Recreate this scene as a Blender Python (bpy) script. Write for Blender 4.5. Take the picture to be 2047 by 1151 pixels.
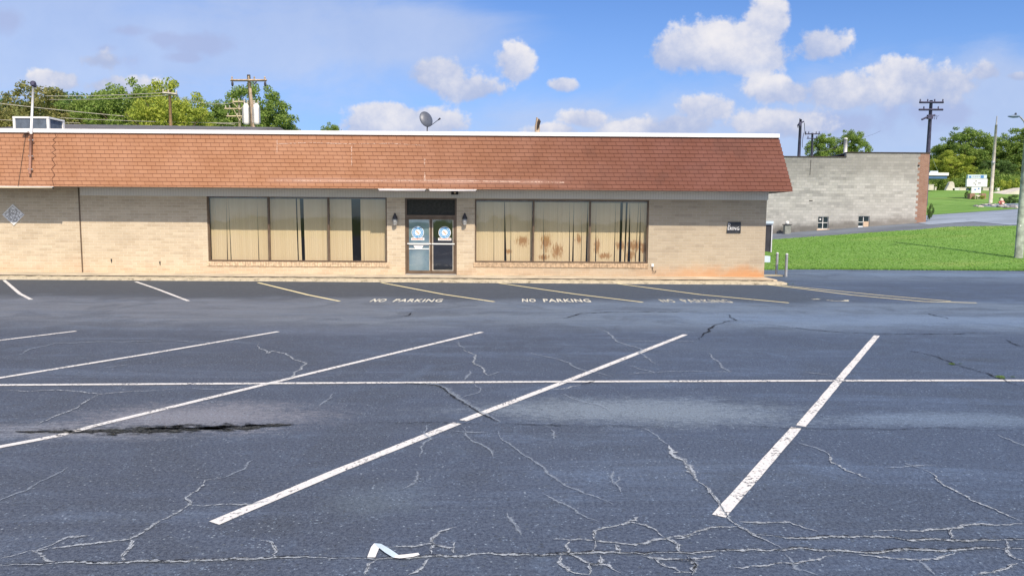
import bpy, math, random
import numpy as np
from mathutils import Matrix, Vector
R = math.radians
S = bpy.context.scene
for o in list(bpy.data.objects): bpy.data.objects.remove(o)
C = bpy.data.collections.new('Scene'); S.collection.children.link(C)

# ------------------------------------------------------------------ camera
F = 1450.0; CZ = 2.28; PITCH = 5.46; ROLL = 0.40
cam = bpy.data.cameras.new('camera'); co = bpy.data.objects.new('camera', cam); S.collection.objects.link(co)
cam.sensor_width = 36; cam.lens = 36*F/2047; cam.clip_end = 4000; cam.clip_start = 0.1
RM = (Matrix.Rotation(R(90-PITCH), 3, 'X') @ Matrix.Rotation(R(ROLL), 3, 'Z'))
co.matrix_world = Matrix.Translation((0,0,CZ)) @ RM.to_4x4()
S.camera = co
# ------------------------------------------------------------------ light
SUN_AZ = 22.0; SUN_EL = 45.5     # degrees right of straight behind the camera, height
sl = bpy.data.lights.new('sun', 'SUN'); so = bpy.data.objects.new('sun', sl); S.collection.objects.link(so)
sl.energy = 5.0; sl.angle = R(0.55); sl.color = (1.0, 0.86, 0.68)
sd = Vector((math.sin(R(SUN_AZ))*math.cos(R(SUN_EL)), -math.cos(R(SUN_AZ))*math.cos(R(SUN_EL)), math.sin(R(SUN_EL))))
so.rotation_euler = sd.to_track_quat('Z', 'Y').to_euler()
S.view_settings.view_transform = 'Standard'; S.view_settings.look = 'None'
S.view_settings.exposure = 0.03; S.view_settings.gamma = 1

# ------------------------------------------------------------------ projection helpers (photo measurements -> metres)
def ray(px, py):
    return RM @ Vector(((px-1023.5)/F, -(py-575.5)/F, -1))
def G(px, py, z=0.0):                      # point on the level z
    d = ray(px, py); t = (z-CZ)/d.z
    return Vector((d.x*t, d.y*t, z))
def P(px, py, Y):                          # point at depth Y
    d = ray(px, py); t = Y/d.y
    return Vector((d.x*t, Y, CZ+d.z*t))

# ------------------------------------------------------------------ node helper
class NT:
    def __init__(s, name, world=None):
        if world: s.t = world.node_tree
        else:
            s.mat = bpy.data.materials.new(name); s.mat.use_nodes = True; s.t = s.mat.node_tree
        s.t.nodes.clear()
    def n(s, typ, **kw):
        nd = s.t.nodes.new('ShaderNode'+typ)
        for k, v in kw.items(): setattr(nd, k, v)
        return nd
    def put(s, sock, v):
        if isinstance(v, bpy.types.NodeSocket): s.t.links.new(v, sock)
        elif v is not None: sock.default_value = v
    def m(s, op, a, b=None, c=None, clamp=False):
        nd = s.n('Math', operation=op, use_clamp=clamp)
        s.put(nd.inputs[0], a); s.put(nd.inputs[1], b); s.put(nd.inputs[2], c)
        return nd.outputs[0]
    def pos(s):
        if not hasattr(s, '_p'):
            g = s.n('NewGeometry'); x = s.n('SeparateXYZ'); s.put(x.inputs[0], g.outputs['Position'])
            s._p = (g.outputs['Position'], x.outputs[0], x.outputs[1], x.outputs[2])
        return s._p
    def xyz(s, x, y, z=0.0):
        c = s.n('CombineXYZ'); s.put(c.inputs[0], x); s.put(c.inputs[1], y); s.put(c.inputs[2], z); return c.outputs[0]
    def noise(s, scale, detail=4, rough=0.55, vec=None, dist=0.0, stretch=None):
        nd = s.n('TexNoise'); v = vec or s.pos()[0]
        if stretch:
            mp = s.n('VectorMath', operation='MULTIPLY'); s.put(mp.inputs[0], v); mp.inputs[1].default_value = stretch; v = mp.outputs[0]
        s.put(nd.inputs['Vector'], v); nd.inputs['Scale'].default_value = scale
        nd.inputs['Detail'].default_value = detail; nd.inputs['Roughness'].default_value = rough; nd.inputs['Distortion'].default_value = dist
        return nd.outputs['Fac']
    def sm(s, v, a, b, t0=0.0, t1=1.0):      # smoothstep
        nd = s.n('MapRange', interpolation_type='SMOOTHSTEP')
        s.put(nd.inputs[0], v)
        for i, q in zip((1,2,3,4), (a,b,t0,t1)): s.put(nd.inputs[i], q)
        return nd.outputs[0]
    def mix(s, f, a, b, mode='MIX'):
        nd = s.n('Mix', data_type='RGBA', blend_type=mode)
        s.put(nd.inputs[0], f)
        for i, q in ((6,a),(7,b)):
            if isinstance(q, (tuple, list)): q = (*q[:3], 1)
            s.put(nd.inputs[i], q)
        return nd.outputs[2]
    def blob(s, x, y, cx, cy, rx, ry):       # 1 - normalised distance
        a = s.m('MULTIPLY_ADD', x, 1/rx, -cx/rx); b = s.m('MULTIPLY_ADD', y, 1/ry, -cy/ry)
        d = s.m('SQRT', s.m('ADD', s.m('MULTIPLY', a, a), s.m('MULTIPLY', b, b)))
        return s.m('SUBTRACT', 1.0, d)
    def bump(s, h, strength=0.4, dist=0.02):
        b = s.n('Bump'); s.put(b.inputs['Height'], h); b.inputs['Strength'].default_value = strength; b.inputs['Distance'].default_value = dist
        return b.outputs[0]
    def bsdf(s, col, rough=0.8, metal=0.0, normal=None, spec=0.5, alpha=None, **kw):
        p = s.n('BsdfPrincipled')
        if isinstance(col, (tuple, list)): col = (*col[:3], 1)
        s.put(p.inputs['Base Color'], col); s.put(p.inputs['Roughness'], rough); s.put(p.inputs['Metallic'], metal)
        p.inputs['Specular IOR Level'].default_value = spec
        if normal is not None: s.put(p.inputs['Normal'], normal)
        if alpha is not None: s.put(p.inputs['Alpha'], alpha)
        return p.outputs[0]
    def out(s, sh):
        o = s.n('OutputMaterial'); s.put(o.inputs[0], sh); return s.mat

# ------------------------------------------------------------------ world: sky + clouds
W = bpy.data.worlds.new('World'); S.world = W; W.use_nodes = True
w = NT('w', W)
tc = w.n('TexCoord'); sx = w.n('SeparateXYZ'); w.put(sx.inputs[0], tc.outputs['Generated'])
dx, dy, dz = sx.outputs
sky = w.n('TexSky', sky_type='NISHITA'); sky.sun_disc = False
sky.sun_elevation = R(SUN_EL); sky.sun_rotation = math.atan2(sd.x, sd.y); sky.altitude = 200; sky.air_density = 1.0; sky.dust_density = 0.6; sky.ozone_density = 1.4
dyc = w.m('MAXIMUM', dy, 0.12)
u = w.m('DIVIDE', dx, dyc); v = w.m('DIVIDE', dz, dyc)
uv = w.xyz(u, v, 0.0)
n1 = w.noise(7.0, 7, 0.56, vec=uv); n2 = w.noise(26.0, 4, 0.55, vec=uv)
nb = w.m('ADD', w.m('MULTIPLY', w.m('SUBTRACT', n1, 0.5), 3.6), w.m('MULTIPLY', w.m('SUBTRACT', n2, 0.5), 1.3))
def UV(px, py):
    d = ray(px, py); return d.x/d.y, d.z/d.y
def cloudset(lst, k=0.35):
    best = wt = ws = None
    for (cx, cy, rx, ry) in lst:
        a, b = UV(cx, cy); rx *= 1.2; ry *= 1.16
        val = w.blob(u, v, a, b, rx/F, ry/F)
        t = w.m('MULTIPLY_ADD', v, F/ry, -b*F/ry)
        g = w.m('POWER', w.m('MAXIMUM', w.m('ADD', val, 0.5), 0.0), 2.0)
        gt = w.m('MULTIPLY', g, t)
        if best is None: best, wt, ws = val, gt, w.m('ADD', g, 0.001)
        else: best = w.m('SMOOTH_MAX', val, best, k); wt = w.m('ADD', wt, gt); ws = w.m('ADD', ws, g)
    return best, w.m('DIVIDE', wt, ws)
puffs = [(872,145,80,42),(940,178,82,30),(770,232,85,34),(850,246,95,36),(740,250,60,26),(1025,118,38,34),(1030,140,30,24),
 (1425,88,130,52),(1535,42,48,60),(1350,105,75,45),(1480,110,100,38),(1635,92,66,48),(1560,182,80,30),(1680,180,110,42),(1805,150,75,42),(1880,165,95,38),
 (1972,142,44,26),(1405,218,72,34),(1360,250,100,30),(2035,153,36,14),(1168,238,50,22),(1105,262,60,16),(1560,246,110,32),
 (110,160,62,26),(235,172,80,26),(205,120,60,30),(1300,262,120,26),(1125,168,30,16),(1840,190,90,26)]
bp, tp = cloudset(puffs)
soft = [(1760,215,260,50),(1700,262,240,40),(1950,240,160,50),(120,100,560,100),(420,90,420,110),(740,70,240,80),(1750,250,420,100),(1350,270,420,60),(60,20,300,90),(2000,210,220,90)]
bs, ts = cloudset(soft)
n3 = w.noise(70.0, 3, 0.6, vec=uv)
nb2 = w.m('ADD', nb, w.m('MULTIPLY', w.m('SUBTRACT', n3, 0.5), 0.7))
dens = w.m('MULTIPLY', w.sm(w.m('ADD', w.m('MULTIPLY', bp, 1.3), w.m('MULTIPLY', nb2, 0.85)), 0.14, 0.58), w.m('MULTIPLY', w.sm(tp, -1.5, -0.3, 0.35, 1.0), 0.95))
dsoft = w.m('MULTIPLY', w.sm(w.m('ADD', bs, w.m('MULTIPLY', w.m('SUBTRACT', w.noise(3.2, 6, 0.6, vec=uv, stretch=(1.0,2.6,1.0), dist=0.6), 0.5), 2.0)), -0.35, 0.60), 0.66)
front = w.sm(dy, 0.12, 0.25)
# lit tops, grey bellies
lit = w.sm(w.m('ADD', w.m('MULTIPLY', tp, 0.55), w.m('MULTIPLY', nb2, 0.85)), -0.60, 0.90)
ccol = w.mix(lit, (0.43, 0.51, 0.74), (0.90, 0.87, 0.88))
scol = w.mix(w.noise(9.0, 5, 0.6, vec=uv), (0.40, 0.50, 0.76), (0.66, 0.72, 0.88))
gen = w.sm(w.noise(2.6, 7, 0.6, vec=tc.outputs['Generated'], stretch=(1,1,2.4)), 0.40, 0.60)
back = w.m('SUBTRACT', 1.0, front)
K = 1/0.10
skc = w.mix(1.0, sky.outputs[0], (0.70*1.13, 0.96*1.13, 1.40*1.13), 'MULTIPLY')
def scale(c): return w.mix(1.0, c, (K, K, K), 'MULTIPLY')
hz = w.sm(v, 0.34, 0.02)
skc = w.mix(w.m('MULTIPLY', front, w.m('MULTIPLY', hz, 0.62)), skc, (0.34*K, 0.50*K, 0.88*K))
c1 = w.mix(w.m('MULTIPLY', dsoft, front), skc, scale(scol))
bd, td = cloudset([(255,62,60,14),(345,78,70,16),(400,88,60,22),(205,98,48,14),(232,122,50,24),(368,115,34,10),(20,40,40,24),(1640,250,160,30),(1880,225,120,30)])
c1 = w.mix(w.m('MULTIPLY', w.m('MULTIPLY', w.sm(w.m('ADD', bd, w.m('MULTIPLY', nb, 0.9)), 0.0, 0.8), front), 0.65), c1, (0.40*K, 0.47*K, 0.73*K))
c2 = w.mix(w.m('MULTIPLY', dens, front), c1, scale(ccol))
c3 = w.mix(w.m('MULTIPLY', w.m('MULTIPLY', gen, back), w.sm(dz, 0.0, 0.2)), c2, (1.15*K, 1.08*K, 1.0*K))  # unseen clouds behind the camera, brightened to add fill on the facade
bg = w.n('Background'); w.put(bg.inputs[0], c3); bg.inputs[1].default_value = 0.10
wo = w.n('OutputWorld'); w.put(wo.inputs[0], bg.outputs[0])

# ------------------------------------------------------------------ mesh builder and object helpers
class MB:
    def __init__(s): s.v = []; s.f = []; s.soft = None
    def add(s, vs, fs):
        b = len(s.v); s.v += [tuple(p) for p in vs]; s.f += [tuple(i+b for i in q) for q in fs]; return s
    def box(s, x0, x1, y0, y1, z0, z1):
        vs = [(x,y,z) for z in (z0,z1) for y in (y0,y1) for x in (x0,x1)]
        return s.add(vs, [(0,2,3,1),(4,5,7,6),(0,1,5,4),(2,6,7,3),(0,4,6,2),(1,3,7,5)])
    def obox(s, c, sx, sy, sz, M=None):       # box centred at c, rotated by M
        M = M or Matrix.Identity(3); c = Vector(c)
        vs = [c + M @ Vector((x*sx/2, y*sy/2, z*sz/2)) for z in (-1,1) for y in (-1,1) for x in (-1,1)]
        return s.add(vs, [(0,2,3,1),(4,5,7,6),(0,1,5,4),(2,6,7,3),(0,4,6,2),(1,3,7,5)])
    def tube(s, pts, rad, n=8, cap=True):
        pts = [Vector(p) for p in pts]; k = len(pts)
        if not isinstance(rad, (list, tuple)): rad = [rad]*k
        rings = []
        for i, p in enumerate(pts):
            d = (pts[min(i+1,k-1)]-pts[max(i-1,0)]).normalized()
            a = Vector((1,0,0)) if abs(d.z) > 0.8 else Vector((0,0,1))
            e1 = d.cross(a).normalized(); e2 = d.cross(e1)
            rings.append([p + (e1*math.cos(2*math.pi*j/n) + e2*math.sin(2*math.pi*j/n))*rad[i] for j in range(n)])
        vs = [q for r in rings for q in r]; fs = []
        for i in range(k-1):
            for j in range(n):
                fs.append((i*n+j, i*n+(j+1)%n, (i+1)*n+(j+1)%n, (i+1)*n+j))
        if cap: fs.append(tuple(range(n))); fs.append(tuple(range((k-1)*n, k*n))[::-1])
        return s.add(vs, fs)
    def lathe(s, c, prof, n=12, M=None):
        c = Vector(c); M = M or Matrix.Identity(3); vs = []; fs = []
        for (r, z) in prof:
            for j in range(n): vs.append(c + M @ Vector((r*math.cos(2*math.pi*j/n), r*math.sin(2*math.pi*j/n), z)))
        for i in range(len(prof)-1):
            for j in range(n): fs.append((i*n+j, i*n+(j+1)%n, (i+1)*n+(j+1)%n, (i+1)*n+j))
        fs.append(tuple(range(n))[::-1]); fs.append(tuple(range((len(prof)-1)*n, len(prof)*n)))
        return s.add(vs, fs)
    def prism(s, poly, y0, y1):                # polygon in (x,z), extruded along y
        k = len(poly)
        vs = [(x,y0,z) for x,z in poly] + [(x,y1,z) for x,z in poly]
        fs = [tuple(range(k)), tuple(range(k,2*k))[::-1]] + [(i, i+k, (i+1)%k+k, (i+1)%k) for i in range(k)]
        return s.add(vs, fs)
    def flat(s, poly, z, th=0.0):              # polygon in (x,y)
        return s.add([(x,y,z) for x,y in poly], [tuple(range(len(poly)))])
    def build(s, name, mat, parent=None, smooth=False, bevel=0):
        me = bpy.data.meshes.new(name)
        org = Vector(parent['_o']) if parent is not None and '_o' in parent else Vector((0,0,0))
        me.from_pydata([tuple(Vector(p)-org) for p in s.v], [], s.f)
        if mat: me.materials.append(mat)
        if smooth: me.polygons.foreach_set('use_smooth', [True]*len(me.polygons))
        me.update()
        if s.soft:
            at = me.attributes.new('soft', 'FLOAT', 'POINT'); at.data.foreach_set('value', s.soft)
        o = bpy.data.objects.new(name, me); C.objects.link(o)
        if parent is not None:
            o.parent = parent
            if '_o' in parent: o['_o'] = tuple(org)
        if bevel:
            b = o.modifiers.new('bevel', 'BEVEL'); b.width = bevel; b.segments = 2; b.limit_method = 'ANGLE'
        return o
def thing(name, label, cat, loc=(0,0,0), group=None):
    o = bpy.data.objects.new(name, None); C.objects.link(o); o.location = loc; o.empty_display_size = 0.3
    o['label'] = label; o['category'] = cat; o['_o'] = tuple(loc)
    if group: o['group'] = group
    return o
def tag(o, label, cat, group=None, kind=None):
    if label: o['label'] = label
    if cat: o['category'] = cat
    if group: o['group'] = group
    if kind: o['kind'] = kind
    return o
def struct(name, mb, mat, **kw):
    o = mb.build(name, mat, **kw); o['kind'] = 'structure'; return o
def copy_tree(o, parent=None):
    c = o.copy(); C.objects.link(c)
    if parent is not None: c.parent = parent
    for ch in list(o.children): copy_tree(ch, c)
    return c
def text_mesh(txt, size, ext=0.0, font_off=0.0):
    cu = bpy.data.curves.new('t', 'FONT'); cu.body = txt; cu.size = size; cu.extrude = ext; cu.offset = font_off; cu.space_character = 1.1
    cu.align_x = 'LEFT'; cu.resolution_u = 2
    o = bpy.data.objects.new('t', cu); S.collection.objects.link(o)
    dg = bpy.context.evaluated_depsgraph_get(); me = bpy.data.meshes.new_from_object(o.evaluated_get(dg))
    vs = [tuple(p.co) for p in me.vertices]; fs = [tuple(p.vertices) for p in me.polygons]
    bpy.data.objects.remove(o); bpy.data.curves.remove(cu); bpy.data.meshes.remove(me)
    xs = [p[0] for p in vs]; ys = [p[1] for p in vs]
    x0, x1, y0, y1 = min(xs), max(xs), min(ys), max(ys)
    vs = [((p[0]-x0)/(x1-x0), (p[1]-y0)/(y1-y0), p[2]) for p in vs]   # normalised to the unit box
    return vs, fs
rnd = random.Random(7)

# ------------------------------------------------------------------ materials
def plain(name, col, rough=0.7, metal=0.0, var=0.18, scale=6.0, spec=0.5, bump=0.0):
    t = NT(name); n = t.noise(scale, 5, 0.6)
    c = t.mix(t.sm(n, 0.3, 0.7), tuple(q*(1-var) for q in col), tuple(min(1,q*(1+var)) for q in col))
    nr = t.bump(t.noise(scale*12, 3), bump, 0.01) if bump else None
    return t.out(t.bsdf(c, rough, metal, nr, spec))
M = {}
def mat_asphalt():
    t = NT('asphalt'); p, x, y, z = t.pos()
    big = t.noise(0.22, 6, 0.62, stretch=(0.45,1,1)); mid = t.noise(1.1, 6, 0.65, stretch=(0.5,1,1)); fine = t.noise(34, 4, 0.7); gr = t.noise(110, 2, 0.7); grit = t.noise(14, 5, 0.8, stretch=(0.6,1,1))
    wob = t.m('MULTIPLY_ADD', t.m('SUBTRACT', t.noise(0.35, 5, 0.6), 0.5), 3.4, y)
    sealed = (0.0345, 0.0490, 0.0960); worn = (0.150, 0.175, 0.225); warm = (0.150, 0.150, 0.185)
    lane = t.m('MULTIPLY', t.sm(wob, 14.0, 16.2), t.sm(wob, 21.0, 19.6))
    rim = t.sm(y, 25.0, 27.5)
    wornf = t.m('ADD', t.m('MULTIPLY', lane, t.sm(mid, 0.3, 0.65, 0.6, 1.0)), t.m('MULTIPLY', t.sm(big, 0.5, 0.8), 0.35), clamp=True)
    far = t.sm(y, 26, 29, 0, 0.8)
    wornf = t.m('MAXIMUM', wornf, t.m('MULTIPLY', t.m('MULTIPLY', far, t.sm(x, 9, 12)), t.sm(mid, 0.25, 0.7, 0.45, 1.0)))
    col = t.mix(wornf, sealed, worn)
    leftw = t.m('MULTIPLY', t.sm(x, 3, -9), t.sm(y, 12, 17))
    col = t.mix(t.m('MULTIPLY', leftw, 0.55), col, t.mix(wornf, (0.060, 0.065, 0.090), warm))
    # scuffed streaks and pale patches
    st = t.sm(t.noise(0.8, 7, 0.72, stretch=(0.22,1.6,1), dist=0.8), 0.50, 0.66)
    col = t.mix(t.m('MULTIPLY', t.m('MULTIPLY', st, t.sm(grit, 0.3, 0.6)), 0.48), col, (0.13, 0.175, 0.28))
    sk = t.sm(t.noise(2.2, 6, 0.75, stretch=(0.12,1.5,1), dist=0.5), 0.55, 0.68)
    col = t.mix(t.m('MULTIPLY', sk, t.sm(y, 9, 16, 0.10, 0.45)), col, (0.20, 0.25, 0.34))
    dk = t.sm(t.noise(1.7, 5, 0.7, stretch=(0.2,1.3,1), dist=0.7), 0.53, 0.66)
    col = t.mix(t.m('MULTIPLY', dk, 0.38), col, (0.022, 0.032, 0.062))
    pt = t.sm(t.noise(0.55, 5, 0.6, dist=1.2), 0.50, 0.60)
    col = t.mix(t.m('MULTIPLY', pt, 0.40), col, (0.024, 0.032, 0.060))
    pl = t.sm(t.noise(0.9, 6, 0.7, dist=1.5), 0.53, 0.66)
    col = t.mix(t.m('MULTIPLY', t.m('MULTIPLY', pl, t.sm(grit, 0.35, 0.65)), 0.40), col, (0.12, 0.17, 0.27))
    col = t.mix(t.m('MULTIPLY', t.m('MULTIPLY', t.sm(wob, 19.6, 21.2), t.sm(x, 10.5, 8.5)), 0.80), col, (0.022, 0.028, 0.044))
    # dusty band beside the seam
    def band(cx, cy, rx, ry, amt, c):
        nonlocal col
        b = t.sm(t.m('ADD', t.m('ADD', t.blob(x, y, cx, cy, rx, ry), t.m('MULTIPLY', t.m('SUBTRACT', mid, 0.5), 1.3)), t.m('MULTIPLY', t.m('SUBTRACT', grit, 0.5), 1.8)), 0.0, 0.8)
        col = t.mix(t.m('MULTIPLY', b, amt), col, c)
    a = G(1300, 825); band(a.x, a.y+.1, 2.6, 0.85, 0.60, (0.30, 0.33, 0.37))
    a = G(1900, 840); band(a.x, a.y, 2.0, 0.45, 0.40, (0.27, 0.32, 0.40))
    a = G(420, 830); band(a.x, a.y, 1.9, 0.75, 0.62, (0.31, 0.29, 0.33))
    a = G(150, 862); band(a.x, a.y, 1.9, 0.4, 0.60, (0.30, 0.29, 0.33))
    a = G(700, 660); band(a.x, a.y, 5, 0.9, 0.25, (0.16, 0.19, 0.28))
    a = G(1850, 640); band(a.x, a.y, 9, 1.6, 0.45, (0.19, 0.25, 0.37))
    a = G(1750, 548); band(a.x+3, a.y, 9, 1.7, 0.45, (0.22, 0.28, 0.38))
    a = G(640, 1010); band(a.x+.35, a.y, 0.55, 0.3, 0.6, (0.018, 0.024, 0.045))
    a = G(540, 1050); band(a.x, a.y, 0.5, 0.25, 0.5, (0.018, 0.024, 0.045))
    a = G(1965, 720); band(a.x, a.y, 0.55, 0.3, 0.7, (0.018, 0.024, 0.045))
    a = G(760, 1000); band(a.x, a.y, 0.6, 0.45, 0.35, (0.14, 0.18, 0.24))
    # aggregate
    vz = t.n('TexVoronoi'); t.put(vz.inputs['Vector'], p); vz.inputs['Scale'].default_value = 38
    sp = t.m('MULTIPLY', t.sm(vz.outputs['Distance'], 0.34, 0.16), t.sm(t.noise(5, 5, 0.75), 0.50, 0.62))
    col = t.mix(t.m('MULTIPLY', sp, 0.60), col, (0.34, 0.42, 0.55))
    v2 = t.n('TexVoronoi'); t.put(v2.inputs['Vector'], p); v2.inputs['Scale'].default_value = 24
    sc_ = t.n('SeparateColor'); t.put(sc_.inputs[0], v2.outputs['Color'])
    peb = t.m('MULTIPLY', t.sm(v2.outputs['Distance'], 0.26, 0.16), t.sm(t.m('ADD', sc_.outputs[0], t.m('MULTIPLY', t.m('SUBTRACT', t.noise(1.3, 5, 0.7), 0.5), 1.2)), 0.84, 0.88))
    col = t.mix(t.m('MULTIPLY', peb, 0.52), col, (0.42, 0.46, 0.52))
    dkp = t.m('MULTIPLY', t.sm(v2.outputs['Distance'], 0.42, 0.25), t.m('LESS_THAN', sc_.outputs[1], 0.10))
    col = t.mix(t.m('MULTIPLY', dkp, 0.55), col, (0.015, 0.02, 0.03))
    col = t.mix(t.sm(fine, 0.3, 0.7), t.mix(0.32, col, (0,0,0)), t.mix(0.16, col, (0.4,0.42,0.46)))
    col = t.mix(t.sm(gr, 0.25, 0.75), t.mix(0.25, col, (0,0,0)), t.mix(0.10, col, (0.5,0.52,0.56)))
    col = t.mix(1.0, col, t.mix(t.sm(x, -6, 7), (1.01, 1.08, 1.10), (0.91, 1.10, 1.27)), 'MULTIPLY')  # dimmer, cooler light toward the right, tinted into the asphalt colour
    h = t.m('ADD', fine, t.m('MULTIPLY', gr, 0.6))
    return t.out(t.bsdf(col, 0.88, 0, t.bump(h, 0.4, 0.01), 0.2))
M['asphalt'] = mat_asphalt()
def mat_paint(name, colr, keep=0.30, dirt=(0.30,0.31,0.33)):
    t = NT(name); n = t.noise(26, 6, 0.72); m2 = t.noise(2.2, 4, 0.6); f = t.noise(90, 2, 0.7)
    a = t.sm(t.m('ADD', n, t.m('MULTIPLY', t.m('SUBTRACT', m2, 0.5), 0.5)), keep, keep+0.08)
    c = t.mix(t.sm(t.m('ADD', n, t.m('MULTIPLY', f, 0.5)), 0.4, 0.85), dirt, colr)
    return t.out(t.bsdf(c, 0.8, 0, None, 0.3, alpha=a))
M['white_paint'] = mat_paint('white_paint', (0.70,0.70,0.70), 0.36, (0.42,0.44,0.48))
M['yellow_paint'] = mat_paint('yellow_paint', (0.80,0.72,0.44), 0.30, (0.52,0.50,0.36))
M['worn_paint'] = mat_paint('worn_paint', (0.66,0.64,0.52), 0.42)
M['letter_paint'] = mat_paint('letter_paint', (0.70,0.69,0.60), 0.30, (0.5,0.5,0.45))
def mat_soft(name, sc, lo, hi, amt, c0, c1, patch=0.5, bumpy=False):
    t = NT(name); n = t.noise(sc, 6, 0.78); m2 = t.noise(1.8, 4, 0.6); at = t.n('Attribute'); at.attribute_name = 'soft'; e = at.outputs['Fac']
    k = t.m('ADD', t.m('ADD', e, t.m('MULTIPLY', t.m('SUBTRACT', n, 0.5), 3.0)), t.m('MULTIPLY', t.m('SUBTRACT', m2, 0.5), patch*3))
    a = t.m('MULTIPLY', t.m('MULTIPLY', t.sm(k, lo, hi), t.sm(e, 0.0, 0.25)), amt)
    c = t.mix(t.noise(70, 3), c0, c1)
    return t.out(t.bsdf(c, 0.97, 0, None, 0.15, alpha=a))
M['crack_edge'] = mat_soft('crack_edge', 28, 0.40, 0.95, 0.92, (0.26,0.31,0.38), (0.56,0.61,0.67), 0.15)
M['crack_faint'] = mat_soft('crack_faint', 34, 0.20, 1.10, 0.62, (0.22,0.27,0.35), (0.36,0.42,0.50), 0.25)
M['crack_gap'] = mat_soft('crack_gap', 40, 0.35, 0.85, 0.85, (0.012,0.015,0.02), (0.03,0.035,0.045), 0.55)
def brick_mat(name, c1, c2, mortar, bw, bh, ms, extra=None, rough=0.9, bias=0.0, off=0.5, bumpd=0.01, zoff=0.0, slope=1.0):
    t = NT(name); p, x, y, z = t.pos()
    b = t.n('TexBrick'); b.offset = off
    t.put(b.inputs['Vector'], t.xyz(t.m('ADD', x, y), t.m('MULTIPLY_ADD', z, slope, zoff), 0.0))
    b.inputs['Scale'].default_value = 1; b.inputs['Brick Width'].default_value = bw; b.inputs['Row Height'].default_value = bh
    b.inputs['Mortar Size'].default_value = ms; b.inputs['Mortar Smooth'].default_value = 0.2; b.inputs['Bias'].default_value = bias
    b.inputs['Color1'].default_value = (*c1,1); b.inputs['Color2'].default_value = (*c2,1); b.inputs['Mortar'].default_value = (*mortar,1)
    col = b.outputs['Color']
    n = t.noise(1.0, 6, 0.65); f = t.noise(40, 4, 0.7)
    col = t.mix(t.sm(n, 0.3, 0.72), t.mix(0.08, col, (0,0,0)), t.mix(0.03, col, (1,1,1)))
    col = t.mix(t.sm(f, 0.25, 0.75), t.mix(0.12, col, (0,0,0)), col)
    if extra: col = extra(t, col, x, y, z)
    h = t.m('ADD', t.m('MULTIPLY', b.outputs['Fac'], -1.0), t.m('MULTIPLY', f, 0.25))
    return t.out(t.bsdf(col, rough, 0, t.bump(h, 0.6, bumpd), 0.25))
def brick_extra(t, col, x, y, z):
    # darker course groups, orange clay splash near the ground
    rw = t.m('FLOOR', t.m('MULTIPLY', z, 1/0.104)); cl = t.m('FLOOR', t.m('MULTIPLY_ADD', t.m('ADD', x, y), 1/0.32, t.m('MULTIPLY', t.m('MODULO', rw, 2.0), 0.5)))
    row = t.noise(1.0, 3, 0.6, vec=t.xyz(t.m('MULTIPLY', cl, 0.31), t.m('MULTIPLY', rw, 1.37), 3.0))
    col = t.mix(t.m('MULTIPLY', t.sm(row, 0.52, 0.62), t.sm(x, -6, 5, 0.20, 0.42)), col, (0.33,0.26,0.20))
    w_ = t.m('MULTIPLY_ADD', t.m('SUBTRACT', t.noise(0.7, 5, 0.65), 0.5), 1.3, z)
    col = t.mix(t.m('MULTIPLY', t.sm(x, -5, 5), t.sm(t.noise(0.5, 4, 0.6), 0.25, 0.6, 0.65, 1.0)), col, t.mix(0.50, col, (0.31,0.275,0.225)))  # bricks darkened toward the right: the daylight's sideways fade put into their colour
    low = t.sm(w_, 0.66, 0.12)
    right = t.sm(x, 3.5, 9.5, 0.22, 0.95)
    col = t.mix(t.m('MULTIPLY', t.m('MULTIPLY', low, right), 0.75), col, (0.56,0.25,0.09))
    return col
M['brick'] = brick_mat('buff_brick', (0.69,0.585,0.44), (0.60,0.495,0.36), (0.74,0.67,0.54), 0.32, 0.104, 0.009, brick_extra)
def shingle_extra(t, col, x, y, z):
    n = t.noise(0.5, 5, 0.6)
    dk = t.m('MULTIPLY', t.sm(x, -9, 7), 0.95)  # light falloff toward the right, painted into the shingle colour
    col = t.mix(dk, col, t.mix(1.0, col, (0.42,0.345,0.46), 'MULTIPLY'))
    blot = t.m('MULTIPLY', t.sm(t.noise(0.9, 4, 0.55), 0.52, 0.66), t.sm(x, -4, 6))
    col = t.mix(t.m('MULTIPLY', blot, 0.35), col, (0.10,0.05,0.042))
    # faded paint rectangle left by an old sign
    za = P(900, 358, 26.6).z
    st = t.m('MULTIPLY', t.m('MULTIPLY', t.sm(z, za-0.25, za-0.1), t.sm(z, za+0.05, za-0.06)), t.m('MULTIPLY', t.sm(x, -9.2, -8.4), t.sm(x, 2.2, 0.5)))
    col = t.mix(t.m('MULTIPLY', st, t.sm(n, 0.3, 0.65, 0.15, 0.42)), col, (0.62,0.42,0.36))
    return col
M['shingle'] = brick_mat('brown_shingle', (0.450,0.225,0.128), (0.41,0.200,0.112), (0.225,0.088,0.046), 0.325, 0.142, 0.009, shingle_extra, bumpd=0.012, zoff=-3.38)
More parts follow.
